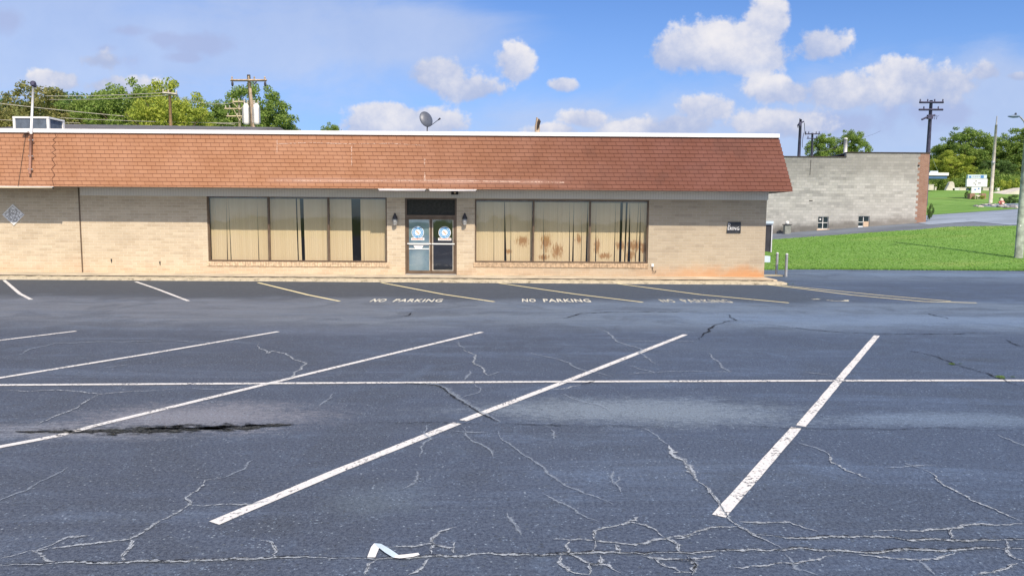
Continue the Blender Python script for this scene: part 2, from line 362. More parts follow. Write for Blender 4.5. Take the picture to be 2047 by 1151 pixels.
def block_extra(t, col, x, y, z):
    d = t.sm(t.m('MULTIPLY_ADD', t.m('SUBTRACT', t.noise(0.35, 6, 0.65), 0.5), 3.0, z), 4.6, 6.4)
    col = t.mix(t.m('MULTIPLY', d, 0.5), col, (0.13,0.13,0.13))
    row = t.m('FLOOR', t.m('MULTIPLY', z, 1/0.203)); cl = t.m('FLOOR', t.m('MULTIPLY_ADD', t.m('ADD', x, y), 1/0.405, t.m('MULTIPLY', t.m('MODULO', row, 2.0), 0.5)))
    tone = t.sm(t.noise(1.0, 3, 0.6, vec=t.xyz(t.m('MULTIPLY', cl, 0.23), t.m('MULTIPLY', row, 1.37), 0.0)), 0.52, 0.62)
    col = t.mix(t.m('MULTIPLY', tone, t.sm(z, 2.0, 5.6, 0.26, 0.52)), col, (0.17,0.175,0.18))
    base = t.m('SUBTRACT', z, t.m('MULTIPLY_ADD', x, 0.08, -0.20))
    low = t.sm(t.m('MULTIPLY_ADD', t.m('SUBTRACT', t.noise(1.2, 5, 0.65), 0.5), 0.8, base), 0.75, 0.15)
    col = t.mix(t.m('MULTIPLY', low, 0.7), col, (0.07,0.065,0.06))
    q = t.sm(x, 20, 31, 0, 0.15)
    return t.mix(q, col, (0.8,0.72,0.66))
M['block'] = brick_mat('grey_block', (0.50,0.505,0.50), (0.38,0.39,0.385), (0.34,0.345,0.35), 0.405, 0.203, 0.008, block_extra)
M['red_brick'] = brick_mat('red_brick', (0.36,0.19,0.135), (0.28,0.13,0.09), (0.42,0.36,0.31), 0.21, 0.07, 0.008)
def mat_concrete(name, col, rust=0.0):
    t = NT(name); p, x, y, z = t.pos(); n = t.noise(1.2, 7, 0.68); f = t.noise(30, 5, 0.7)
    c = t.mix(t.sm(n, 0.3, 0.7), tuple(q*0.72 for q in col), tuple(min(1,q*1.15) for q in col))
    c = t.mix(t.sm(f, 0.3, 0.7), t.mix(0.22, c, (0,0,0)), c)
    if rust:
        c = t.mix(t.m('MULTIPLY', t.m('MULTIPLY', t.sm(x, 0, 9), t.sm(t.noise(0.9,4), 0.35, 0.7)), rust), c, (0.50,0.27,0.13))
    return t.out(t.bsdf(c, 0.92, 0, t.bump(f, 0.5, 0.01), 0.25))
M['walk'] = mat_concrete('walk_concrete', (0.60,0.53,0.42), 0.35)
M['kerb'] = mat_concrete('kerb_concrete', (0.50,0.45,0.34))
M['seam_dirt'] = plain('seam_dirt', (0.06,0.05,0.04), 0.95)
def mat_kerbrough():
    t = NT('kerb_edge'); p, x, y, z = t.pos(); n = t.noise(7, 6, 0.75, stretch=(0.6,1,1)); f = t.noise(40, 4, 0.7)
    c = t.mix(t.sm(n, 0.50, 0.66), (0.62,0.55,0.42), (0.30,0.26,0.19))
    c = t.mix(t.sm(f, 0.3, 0.7), t.mix(0.3, c, (0,0,0)), c)
    return t.out(t.bsdf(c, 0.95, 0, t.bump(n, 0.8, 0.03), 0.2))
M['kerb_edge'] = mat_kerbrough()
def mat_grass(name, a, b, c_, sc=1.0):
    t = NT(name); p, x, y, z = t.pos()
    n = t.noise(0.35*sc, 6, 0.65, stretch=(0.6,1.6,1)); f = t.noise(7*sc, 6, 0.75, stretch=(0.22,1.2,1)); dry = t.noise(0.16*sc, 5, 0.6, stretch=(0.5,1.5,1)); g = t.noise(34, 3, 0.7)
    c = t.mix(t.sm(n, 0.3, 0.7), a, b)
    c = t.mix(t.m('MULTIPLY', t.sm(f, 0.42, 0.72), 0.5), c, c_)
    c = t.mix(t.m('MULTIPLY', t.sm(dry, 0.52, 0.68), 0.45), c, tuple(q*k for q, k in zip(c_, (1.15, 0.92, 0.9))))
    c = t.mix(t.m('MULTIPLY', t.sm(f, 0.46, 0.28), 0.35), c, tuple(q*0.55 for q in a))
    c = t.mix(t.sm(g, 0.25, 0.75), t.mix(0.25, c, (0.03,0.07,0.01)), c)
    return t.out(t.bsdf(c, 0.95, 0, t.bump(g, 0.2, 0.02), 0.1))
M['lawn'] = mat_grass('lawn_grass', (0.125,0.270,0.055), (0.185,0.340,0.090), (0.29,0.40,0.14))
M['ground'] = mat_grass('ground_cover', (0.07,0.13,0.025), (0.10,0.16,0.04), (0.16,0.17,0.08))
def mat_blade():
    t = NT('grass_blade'); g = t.n('NewGeometry'); r = g.outputs['Random Per Island']
    c = t.mix(r, (0.16,0.34,0.065), (0.25,0.42,0.11))
    d = t.n('BsdfDiffuse'); t.put(d.inputs[0], c); tr = t.n('BsdfTranslucent'); t.put(tr.inputs[0], c)
    mx = t.n('MixShader'); mx.inputs[0].default_value = 0.3; t.put(mx.inputs[1], d.outputs[0]); t.put(mx.inputs[2], tr.outputs[0])
    return t.out(mx.outputs[0])
M['blade'] = mat_blade()
def mat_road(name, col):
    t = NT(name); n = t.noise(0.5, 6, 0.65, stretch=(0.4,1,1)); f = t.noise(25, 4, 0.7)
    c = t.mix(t.sm(n, 0.3, 0.7), tuple(q*0.8 for q in col), tuple(q*1.2 for q in col))
    c = t.mix(t.sm(f, 0.3, 0.7), t.mix(0.2, c, (0,0,0)), c)
    return t.out(t.bsdf(c, 0.9, 0, t.bump(f, 0.4, 0.01), 0.3))
M['road'] = mat_road('road_asphalt', (0.27,0.33,0.43))
M['drive'] = mat_road('drive_asphalt', (0.15,0.18,0.23))
def mat_leaf(name, a, b, dk):
    t = NT(name); g = t.n('NewGeometry'); r = g.outputs['Random Per Island']
    oi = t.n('ObjectInfo'); tcx = t.n('TexCoord')
    n = t.noise(0.55, 3, 0.5, vec=tcx.outputs['Object'])
    c = t.mix(r, a, b); c = t.mix(t.sm(n, 0.35, 0.65), c, t.mix(0.40, c, dk))
    c = t.mix(t.m('MULTIPLY', oi.outputs['Random'], 0.35), c, t.mix(0.5, c, b))
    d = t.n('BsdfPrincipled'); t.put(d.inputs['Base Color'], c); d.inputs['Roughness'].default_value = 0.6; d.inputs['Specular IOR Level'].default_value = 0.25
    tr = t.n('BsdfTranslucent'); t.put(tr.inputs[0], c)
    mx = t.n('MixShader'); mx.inputs[0].default_value = 0.38; t.put(mx.inputs[1], d.outputs[0]); t.put(mx.inputs[2], tr.outputs[0])
    return t.out(mx.outputs[0])
M['leaf_green'] = mat_leaf('leaf_green', (0.18,0.29,0.06), (0.34,0.45,0.11), (0.08,0.18,0.04))
M['leaf_yellow'] = mat_leaf('leaf_yellow', (0.33,0.42,0.06), (0.52,0.56,0.10), (0.16,0.28,0.05))
M['leaf_dark'] = mat_leaf('leaf_dark', (0.10,0.20,0.06), (0.20,0.30,0.09), (0.06,0.13,0.05))
M['leaf_brown'] = mat_leaf('leaf_brown', (0.24,0.26,0.08), (0.38,0.34,0.13), (0.12,0.19,0.06))
M['bark'] = plain('bark', (0.13,0.10,0.075), 0.95, 0, 0.3, 5, 0.2, 0.6)
M['pole_wood'] = plain('pole_wood', (0.46,0.36,0.27), 0.9, 0, 0.3, 3, 0.2, 0.4)
M['pole_pale'] = plain('pole_pale', (0.50,0.47,0.42), 0.9, 0, 0.2, 3, 0.2, 0.4)
M['pole_dark'] = plain('pole_dark', (0.075,0.075,0.13), 0.85, 0, 0.25, 3, 0.2, 0.4)
M['pole_moss'] = plain('pole_moss', (0.30,0.36,0.30), 0.92, 0, 0.35, 3, 0.2, 0.6)
M['pole_yellow'] = plain('pole_yellow', (0.55,0.48,0.33), 0.9, 0, 0.2, 3, 0.2, 0.3)
M['white_metal'] = plain('white_metal', (0.80,0.80,0.80), 0.45, 0, 0.06, 2)
M['coping'] = plain('coping_metal', (0.84,0.84,0.86), 0.5, 0, 0.05, 1.2)
M['grey_metal'] = plain('grey_metal', (0.42,0.43,0.45), 0.5, 0.4, 0.12, 4)
M['pale_metal'] = plain('pale_metal', (0.66,0.68,0.72), 0.5, 0.1, 0.08, 4)
M['dark_metal'] = plain('dark_metal', (0.05,0.05,0.06), 0.45, 0.3, 0.2, 4)
M['black'] = plain('black_plastic', (0.02,0.02,0.022), 0.5, 0, 0.2, 4)
M['bronze'] = plain('bronze_frame', (0.15,0.105,0.072), 0.45, 0.2, 0.2, 3)
M['bronze_dark'] = plain('bronze_dark', (0.055,0.042,0.035), 0.45, 0.2, 0.2, 3)
M['soffit'] = plain('soffit_panel', (0.27,0.25,0.23), 0.8, 0, 0.06, 1.0)
def mat_frieze():
    t = NT('frieze_panel'); p, x, y, z = t.pos()
    g = t.m('FRACT', t.m('MULTIPLY', x, 1/0.10)); gl = t.sm(t.m('ABSOLUTE', t.m('SUBTRACT', g, 0.5)), 0.40, 0.48)
    n = t.noise(0.8, 5, 0.6)
    c = t.mix(t.sm(n, 0.3, 0.7), (0.82,0.79,0.72), (0.88,0.85,0.79))
    c = t.mix(t.m('MULTIPLY', gl, 0.30), c, (0.35,0.32,0.29))
    return t.out(t.bsdf(c, 0.7, 0, t.bump(t.m('MULTIPLY', gl, -1.0), 0.5, 0.01), 0.3))
M['frieze'] = mat_frieze()
M['roofing'] = plain('roofing_felt', (0.13,0.13,0.14), 0.9, 0, 0.2, 1.5, 0.2, 0.4)
M['blackpanel'] = plain('black_panel', (0.028,0.030,0.026), 0.75, 0, 0.35, 12)
M['dish'] = plain('dish_grey', (0.10,0.115,0.15), 0.45, 0.2, 0.1, 5)
M['tube_white'] = plain('tube_white', (0.86,0.80,0.82), 0.4, 0, 0.04, 5)
M['tube_cream'] = plain('tube_cream', (0.85,0.72,0.50), 0.4, 0, 0.04, 5)
M['interior'] = plain('interior_wall', (0.10,0.10,0.10), 0.9, 0, 0.1, 1)
M['floor_in'] = plain('interior_floor', (0.12,0.09,0.07), 0.8, 0, 0.2, 1)
M['rustfloor'] = plain('inner_sill', (0.50,0.28,0.14), 0.8, 0, 0.2, 4)
def mat_glass(name, tint, refl, alpha_tint=None):
    t = NT(name); lw = t.n('LayerWeight'); lw.inputs[0].default_value = 0.35
    tr = t.n('BsdfTransparent'); tr.inputs[0].default_value = (*tint,1)
    gl = t.n('BsdfGlossy'); gl.inputs[0].default_value = (0.9,0.93,1,1); gl.inputs['Roughness'].default_value = 0.03
    nr = t.bump(t.noise(0.9, 2, 0.5), 0.06, 0.08); t.put(gl.inputs['Normal'], nr)
    mx = t.n('MixShader'); t.put(mx.inputs[0], t.m('ADD', refl, t.m('MULTIPLY', lw.outputs['Facing'], 0.25), clamp=True))
    t.put(mx.inputs[1], tr.outputs[0]); t.put(mx.inputs[2], gl.outputs[0])
    return t.out(mx.outputs[0])
M['glass'] = mat_glass('window_glass', (0.93,0.93,0.92), 0.08)
M['door_glass'] = mat_glass('door_glass', (0.8,0.82,0.85), 0.22)
def mat_bluefilm():
    t = NT('blue_film'); p, x, y, z = t.pos(); n = t.noise(2.2, 4, 0.6)
    c = t.mix(t.sm(n, 0.35, 0.65), (0.26,0.40,0.48), (0.37,0.52,0.57))
    a = P(835, 520, 27.7); b = t.sm(t.m('ADD', t.blob(x, z, a.x, a.z, 0.3, 0.55), t.m('MULTIPLY', n, 0.5)), 0.1, 1.1)
    c = t.mix(t.m('MULTIPLY', b, 0.6), c, (0.62,0.72,0.72))
    return t.out(t.bsdf(c, 0.25, 0, None, 0.5))
M['bluefilm'] = mat_bluefilm()
YW = 27.6
def mat_blind(name, stains):
    t = NT(name); p, x, y, z = t.pos(); g = t.n('NewGeometry'); r = g.outputs['Random Per Island']
    c = t.mix(r, (0.75,0.625,0.41), (0.80,0.68,0.465))
    n = t.noise(7.0, 6, 0.75, stretch=(2.6,1,0.45))
    best = None
    for (cx, cy, rx, ry) in stains:
        a = P(cx, cy, YW+0.25); v_ = t.blob(x, z, a.x, a.z, rx/52, ry/52)
        best = v_ if best is None else t.m('MAXIMUM', best, v_)
    if best is not None:
        s_ = t.sm(t.m('ADD', best, t.m('MULTIPLY', t.m('SUBTRACT', n, 0.5), 3.4)), 0.05, 0.70)
        c = t.mix(t.m('MULTIPLY', s_, 0.80), c, (0.36,0.17,0.055))
    d = t.n('BsdfDiffuse'); t.put(d.inputs[0], c); tr = t.n('BsdfTranslucent'); t.put(tr.inputs[0], c)
    mx = t.n('MixShader'); mx.inputs[0].default_value = 0.12; t.put(mx.inputs[1], d.outputs[0]); t.put(mx.inputs[2], tr.outputs[0])
    return t.out(mx.outputs[0])
q = lambda x, y, rx, ry: (930+x/4.605, 370+y/4.605, rx/4.605, ry/4.605)
M['blind'] = mat_blind('blind_clean', [])
M['blind_stained'] = mat_blind('blind_stained', [q(530,515,85,60), q(395,610,42,32), q(745,525,65,110), q(845,605,75,85), q(725,662,60,34), q(1045,500,42,60),
    q(1215,560,38,100), q(1285,650,75,36), q(1430,560,60,60), q(1560,560,110,60), q(1635,590,50,45), q(1640,560,40,40), q(1520,640,60,60)])
def mat_plaque():
    t = NT('plaque_relief'); vo = t.n('TexVoronoi', feature='DISTANCE_TO_EDGE'); t.put(vo.inputs['Vector'], t.pos()[0]); vo.inputs['Scale'].default_value = 9
    n = t.noise(14, 4, 0.6)
    c = t.mix(t.sm(vo.outputs['Distance'], 0.02, 0.12), (0.30,0.29,0.28), (0.86,0.86,0.86))
    c = t.mix(t.sm(n, 0.5, 0.62), c, (0.38,0.37,0.36))
    return t.out(t.bsdf(c, 0.6))
M['plaque'] = mat_plaque()
M['sticker_blue'] = plain('sticker_blue', (0.12,0.36,0.66), 0.6, 0, 0.1, 6)
M['sticker_white'] = plain('sticker_white', (0.82,0.84,0.86), 0.6, 0, 0.04, 6)
M['orange'] = plain('sticker_orange', (0.75,0.25,0.08), 0.6, 0, 0.1, 6)
M['red_ink'] = plain('red_ink', (0.78,0.26,0.20), 0.6, 0, 0.1, 6)
M['sign_black'] = plain('sign_black', (0.022,0.026,0.036), 0.5, 0, 0.4, 8)
M['sign_white'] = plain('sign_white', (0.78,0.80,0.84), 0.6, 0, 0.08, 8)
M['sign_blue'] = plain('sign_blue', (0.05,0.20,0.50), 0.5, 0, 0.1, 8)
M['sign_pale'] = plain('sign_pale', (0.55,0.68,0.80), 0.5, 0, 0.08, 3)
M['plywood'] = plain('plywood', (0.60,0.46,0.34), 0.85, 0, 0.15, 3)
M['hydrant_red'] = plain('hydrant_red', (0.70,0.22,0.20), 0.6, 0, 0.12, 6)
M['hydrant_cap'] = plain('hydrant_cap', (0.75,0.62,0.50), 0.6, 0, 0.1, 6)
M['stone'] = plain('pale_stone', (0.60,0.57,0.52), 0.9, 0, 0.12, 1.5, 0.2, 0.3)
M['rock'] = plain('rock', (0.30,0.30,0.32), 0.95, 0, 0.4, 2.5, 0.2, 0.5)
M['blue_canopy'] = plain('blue_canopy', (0.06,0.14,0.30), 0.6, 0, 0.1, 2)
M['dark_glass'] = plain('dark_glass', (0.012,0.025,0.035), 0.12, 0, 0.3, 3)
M['ac_panel'] = plain('ac_louvre', (0.12,0.15,0.20), 0.6, 0.2, 0.2, 4)
M['cloud'] = None

# ------------------------------------------------------------------ terrain
YS = [33.8, 48, 54, 62, 75, 96, 130, 260, 900]
def zrow(i, X):
    X = max(12.0, min(56.0, X))
    return [0.0, 0.85+0.062*(X-17), 1.12+0.082*(X-17), 1.75+0.075*(X-20), 4.0+0.03*(X-45), 6.35, 7.4, 8.0, 8.5][i]
def TZ(X, Y):
    if Y <= YS[0]: return 0.0
    for i in range(len(YS)-1):
        if Y <= YS[i+1]:
            t = (Y-YS[i])/(YS[i+1]-YS[i])
            return zrow(i, X)*(1-t) + zrow(i+1, X)*t
    return zrow(len(YS)-1, X)
def T(px, py):                              # where a line of sight meets the terrain
    d = ray(px, py); lo = None
    Y = 30.0
    while Y < 300:
        t = Y/d.y
        if CZ+d.z*t <= TZ(d.x*t, Y): break
        Y += 0.1
    t = Y/d.y
    return Vector((d.x*t, Y, TZ(d.x*t, Y)))
def lin(a, b, n): return [a+(b-a)*i/n for i in range(n+1)]
def sheet(xs, lo, hi, ny, dz):
    mb = MB(); n = ny+1; vs = []
    for X in xs:
        a, b = lo(X), hi(X)
        for j in range(n):
            Y = a+(b-a)*j/ny; vs.append((X, Y, TZ(X, Y)+dz))
    fs = [(i*n+j, (i+1)*n+j, (i+1)*n+j+1, i*n+j+1) for i in range(len(xs)-1) for j in range(ny)]
    mb.add(vs, fs); return mb
gx = [-900,-400,-200,-100,-60,-40,-20,0]+lin(10,60,50)+[70,100,200,400,900]
gy = [-600,-200,-60,-20,0,20,33.8]+lin(34.3,54,36)+lin(54.5,96,60)[0:]+[110,130,180,260,500,900]
mb = MB(); ng = len(gy)
mb.add([(X,Y,TZ(X,Y)-0.10) for X in gx for Y in gy], [(i*ng+j,(i+1)*ng+j,(i+1)*ng+j+1,i*ng+j+1) for i in range(len(gx)-1) for j in range(ng-1)])
ground = struct('ground', mb, M['ground'])
def interp(pts):
    pts = sorted(pts)
    def f(X):
        if X <= pts[0][0]: return pts[0][1]
        for (a, b), (c, d) in zip(pts, pts[1:]):
            if X <= c: return b+(d-b)*(X-a)/(c-a)
        return pts[-1][1]
    return f
lawn_hi = interp([(T(x,y).x, T(x,y).y) for x, y in ((1540,479),(1640,472),(1760,463.5),(1840,459),(1892,453.5),(1944,452.5),(2047,451))] + [(60, 48.5)])
lawn_lo = interp([(T(1560,541).x, 33.6), (T(1590,538).x, 34.1), (60, 34.1)])
road_far = interp([(T(x,y).x, T(x,y).y) for x, y in ((1852,409),(1900,411),(1947,409),(1985,412),(2047,417))] + [(90, 72)])
xs_l = lin(11, 62, 102)
struct('lawn', sheet(xs_l, lawn_lo, lawn_hi, 30, 0.0), M['lawn'])
# ramp strip in front of the block building, then the open road
struct('driveway', sheet(xs_l, lawn_hi, lambda X: 54.6 if X < 33 else 58.0, 14, -0.02), M['drive'])
struct('road', sheet(lin(30, 110, 100), lambda X: max(lawn_hi(X)+0.5, 52.5 if X<34 else 49.0), road_far, 40, 0.0), M['road'])
struct('grass_bank', sheet(lin(10, 110, 80), lambda X: road_far(X) if X > 31 else 60, lambda X: 99, 40, 0.02), M['lawn'])

# lot (flat asphalt)
mb = MB(); lx = lin(-70, 80, 30); ly = lin(-30, 34.0, 16)
mb.add([(X,Y,0.0) for X in lx for Y in ly], [(i*17+j,(i+1)*17+j,(i+1)*17+j+1,i*17+j+1) for i in range(30) for j in range(16)])
lot = struct('parking_lot', mb, M['asphalt']); lot['_o'] = (0,0,0)
def smooth_poly(pts, n=3):
    return pts
def ribbon(pts, wid, z, jit=0.0, wj=0.0, step=0.12, rg=None, taper=False):
    rg = rg or rnd; mb = MB(); P2 = []
    for a, b in zip(pts, pts[1:]):
        L = (b-a).length; k = max(1, int(L/step))
        for i in range(k): P2.append(a.lerp(b, i/k))
    P2.append(pts[-1]); n = len(P2); off = 0; vs = []
    J = [Vector((rg.uniform(-1,1), rg.uniform(-1,1), 0))*jit for _ in P2]
    for i, p in enumerate(P2):
        d = (P2[min(i+1,n-1)]-P2[max(i-1,0)]); d.z = 0; d.normalize(); nn = Vector((-d.y, d.x, 0))
        w0 = wid*(1+rg.uniform(-wj,wj)); w1 = wid*(1+rg.uniform(-wj,wj))
        if taper: k = min(1, 4*min(i, n-1-i)/n+0.15); w0 *= k; w1 *= k
        q_ = p+J[i]
        a = q_+nn*w0/2; b = q_-nn*w1/2
        vs += [(a.x,a.y,z), (q_.x,q_.y,z), (b.x,b.y,z)]
    mb.add(vs, [(3*i+j, 3*i+1+j, 3*i+4+j, 3*i+3+j) for i in range(n-1) for j in (0,1)])
    mb.soft = [0.0, 1.0, 0.0]*n
    return mb
def line(pts, wid, mat, z=0.006, label=None):
    o = ribbon([G(*p) for p in pts], wid, z, 0.0, 0.06, 0.25).build('painted_line', M[mat], lot)
    return o
line([(-40,770.5),(540,767),(1130,763.5),(1700,761.5),(2090,761)], 0.095, 'white_paint', 0.009)
line([(1753,671),(1680,757),(1601,852)], 0.105, 'white_paint'); line([(1592,855),(1524,933),(1437,1032)], 0.11, 'white_paint')
line([(1370,669),(1130,763),(925,841)], 0.105, 'white_paint'); line([(914,846),(680,940),(428,1046)], 0.11, 'white_paint')
line([(963,664),(540,766),(190,851)], 0.10, 'white_paint'); line([(192,850.5),(116,871.5)], 0.10, 'white_paint'); line([(118,871),(60,882),(-30,899)], 0.10, 'white_paint')
line([(556,663),(300,707),(-40,762)], 0.10, 'white_paint'); line([(152,662),(-30,684)], 0.10, 'white_paint')
line([(8,560),(40,587.5),(62,599)], 0.10, 'white_paint'); line([(271,563),(313,577.4),(377,602)], 0.10, 'white_paint')
line([(516,565),(615,589.4),(679,602.3)], 0.10, 'yellow_paint'); line([(762,565),(887,588.6),(988,603.3)], 0.10, 'yellow_paint')
line([(997,566),(1150,588),(1285,604.3)], 0.10, 'yellow_paint'); line([(1232,567),(1400,589),(1577,605.5)], 0.10, 'yellow_paint')
line([(1516,567),(1607,577.8),(1703,589.8),(1847,602.8),(1952,605.5)], 0.10, 'yellow_paint')
line([(1553,570),(1660,580.3),(1767,591),(1901,602.3)], 0.09, 'yellow_paint')
def lot_text(txt, x0, x1, y0, y1, mat, bold=0.02):
    vs, fs = text_mesh(txt, 1, 0, bold)
    a = G(x0, y1); b = G(x1, y1+0.35); c = G(x0+4, y0)
    mb = MB(); mb.add([(a.x+(b.x-a.x)*u_+(c.x-a.x)*v_*0, a.y+(b.y-a.y)*u_+(c.y-a.y)*v_, 0.006) for u_, v_, _ in vs], fs)
    mb.build('lettering', M[mat], lot)
lot_text('NO', 738, 767, 597.3, 603.6, 'letter_paint'); lot_text('PARKING', 784, 882, 597.6, 603.6, 'letter_paint')
lot_text('NO', 1044, 1072, 597.3, 603.6, 'letter_paint'); lot_text('PARKING', 1087, 1183, 597.6, 603.8, 'letter_paint')
lot_text('NO', 1326, 1354, 598.3, 604.6, 'worn_paint'); lot_text('PARKING', 1370, 1468, 598.6, 605.0, 'worn_paint')
for pts in ([(1622,598.5),(1636,597.6)], [(1652,600.2),(1668,601.6),(1690,602),(1694,599.6)]):
    ribbon([G(*p) for p in pts], 0.14, 0.006, 0.03, 0.4, 0.15).build('worn_marking', M['worn_paint'], lot)
mb = MB()
def pg(pts, z): mb.flat([tuple(G(*p)[:2]) for p in pts], z)
pg([(734,1117),(742,1096),(748,1089),(762,1091),(757,1100),(750,1117)], 0.014); mb.build('peeling_tape', M['white_metal'], lot)
mb = MB(); pg([(748,1089),(762,1090.5),(780,1101),(796,1112),(800,1120),(786,1118),(770,1108),(757,1098)], 0.016)
mb.build('peeling_tape', M['sign_pale'], lot)
mb = MB(); pg([(790,1114),(812,1112),(836,1109),(839,1113),(826,1117),(803,1120),(788,1119)], 0.018); mb.build('peeling_tape', M['white_metal'], lot)

# cracks (traced in three photo crops, laid out as real strips on the asphalt)
A_ = lambda p: (p[0]/2.167, 620+p[1]/2.167); B_ = lambda p: (700+p[0]/2.167, 620+p[1]/2.167); C_ = lambda p: (1347+p[0]/2.167, 620+p[1]/2.167)
cracks = {
 'pale': [(A_, [
  [(1120,145),(1160,190),(1180,178),(1240,190),(1270,215),(1330,232),(1300,260),(1270,285),(1240,300),(1170,315)],
  [(-20,350),(120,355),(240,347),(350,355),(430,365),(600,352),(760,342)],
  [(430,365),(360,405),(300,440),(220,470),(150,500)],
  [(-20,1083),(60,1065),(130,1045),(200,1040),(300,1025),(420,1010),(560,995),(620,965),(680,925),(740,895),(800,860),(822,845),(805,815),(860,780),(885,740),(960,730)],
  [(822,848),(920,848),(1080,845),(1160,830)], [(560,995),(575,1020),(540,1055),(540,1095)],
  [(-20,1112),(150,1105),(250,1098),(400,1100),(540,1095),(700,1095),(900,1088),(1040,1080),(1150,1080),(1250,1072),(1400,1075),(1517,1078)],
  [(130,1045),(180,1060),(210,1090),(250,1098)], [(150,1045),(200,1030),(260,1000),(300,985),(390,980)], [(1130,1000),(1180,1010),(1200,1045),(1180,1078)]]),
  (B_, [
  [(0,1076),(80,1078),(200,1075),(350,1068),(500,1068),(700,1062),(950,1058),(1200,1055),(1500,1062)],
  [(350,1060),(360,1020),(355,990),(390,965),(460,942)], [(150,1035),(200,1028),(300,1025),(350,1015),(400,1025),(450,1035),(455,1010),(435,1008)], [(450,1035),(445,1055)],
  [(120,1085),(80,1105),(60,1150)], [(340,1080),(310,1120),(250,1150)],
  [(880,995),(950,998),(1050,1000),(1150,1010),(1230,1020),(1310,1000),(1400,985),(1517,970)],
  [(1050,1050),(1060,1000),(1055,965),(1100,945),(1150,938),(1210,920),(1280,935),(1320,955),(1360,985)], [(1200,918),(1250,900)],
  [(950,1000),(935,1020),(945,1060),(1040,1100),(1110,1105),(1170,1140)], [(915,1065),(905,1100),(970,1140),(1030,1150)],
  [(1085,1065),(1080,1100),(1040,1105),(1035,1150)], [(1260,1065),(1340,1080),(1450,1085),(1517,1090)], [(1320,1080),(1360,1110),(1440,1140)],
  [(1430,1055),(1425,1020),(1360,990)], [(1150,1015),(1170,1050)], [(1455,1065),(1500,1110),(1480,1150)],
  [(490,170),(545,195),(535,235),(580,270),(600,285)], [(870,345),(940,340),(1000,325)]]),
  (C_, [
  [(0,1052),(150,1050),(400,1045),(700,1045),(1000,1040),(1300,1035),(1560,1040)],
  [(95,740),(150,775),(190,830),(230,890),(280,940),(340,975),(420,1010),(480,1040)], [(0,990),(60,985),(120,955),(200,940),(280,940)],
  [(280,920),(400,925),(500,920),(560,945),(620,960)], [(330,975),(450,985),(600,990),(760,985),(900,985),(1020,1000),(1200,1000),(1400,1000),(1560,995)],
  [(670,625),(675,655),(740,695),(850,735)], [(1080,690),(1130,715),(1170,760),(1250,800),(1350,850),(1430,885),(1510,920)],
  [(860,960),(950,955),(1050,960),(1200,950),(1300,930),(1540,930)], [(800,1060),(900,1075),(1000,1080),(1100,1085),(1220,1055)],
  [(240,1120),(300,1120),(400,1110),(520,1100),(640,1080),(700,1065)], [(0,1085),(60,1085),(180,1068)], [(60,1065),(100,1110),(80,1140),(0,1140)],
  [(1440,1000),(1440,1040),(1480,1080),(1540,1090)], [(1490,1100),(1400,1130),(1300,1150)], [(1200,950),(1200,990)]])],
 'faint': [(A_, [
  [(-20,212),(100,190),(150,165),(240,145),(420,138),(640,135),(880,140),(1050,145),(1130,140)], [(760,342),(980,345),(1130,318)],
  [(-20,835),(120,780),(200,735),(300,680)], [(960,730),(1060,690),(1100,650)], [(1380,420),(1450,360)], [(440,250),(560,238)], [(910,395),(925,405)]]),
  (B_, [
  [(390,135),(470,140),(500,170)], [(600,285),(650,268)], [(490,305),(520,265)], [(780,185),(860,205),(950,230),(1020,265),(1130,290)],
  [(1055,75),(1120,105),(1150,135),(1260,170),(1280,205),(1340,240)], [(1150,130),(1300,135),(1517,135)], [(910,360),(960,385),(1070,410),(1130,445)],
  [(1215,242),(1320,272),(1200,280)], [(1320,272),(1517,268)], [(535,320),(555,360),(480,380)], [(870,520),(880,560)],
  [(490,510),(560,580),(620,640)], [(640,525),(700,590),(800,660),(900,740),(1000,790),(1140,845)], [(840,800),(920,840),(1080,920)],
  [(1270,515),(1320,540),(1380,590)], [(440,525),(600,530)], [(1140,700),(1145,760)], [(1165,720),(1170,790)], [(290,700),(280,750),(220,780)], [(680,880),(740,980)], [(330,500),(350,560),(300,640)]]),
  (C_, [
  [(0,625),(60,680),(95,740)], [(540,575),(620,600),(670,625)], [(910,685),(1000,680),(1080,675),(1140,675)], [(1000,665),(1080,690)],
  [(150,185),(200,230),(240,268),(160,268)], [(1400,540),(1540,600)], [(0,268),(160,266)], [(550,268),(700,285)], [(480,1060),(520,1120),(620,1150)], [(1060,1090),(1130,1150)]])],
 'bright': [(B_, [[(1380,590),(1400,630),(1470,690),(1500,740)]])],
 'dark': [(A_, [
  [(-20,525),(100,530),(260,535),(400,528),(520,525),(700,520),(900,510),(1100,505),(1300,495),(1517,490)], [(80,515),(200,520),(300,515),(420,508),(600,505),(850,500),(1100,497)]]),
  (B_, [
  [(0,495),(200,492),(400,488),(640,490),(850,498),(1000,508),(1300,508),(1517,508)], [(190,30),(250,25),(270,8)], [(920,38),(1000,15),(1100,10)],[(1000,15),(1517,5)],[(1000,325),(1060,305)]]),
  (C_, [
  [(0,508),(300,505),(540,512),(800,515),(1050,515),(1300,520),(1560,515)], [(110,135),(150,95),(200,60),(270,45),(240,20),(150,10)],
  [(270,50),(500,75),(740,98),(1000,105),(1300,100),(1560,108)], [(930,160),(1060,185),(1200,225),(1300,260),(1420,300),(1540,345)], [(1440,130),(1540,165)], [(1100,15),(1200,40)]])],
}
rg = random.Random(3)
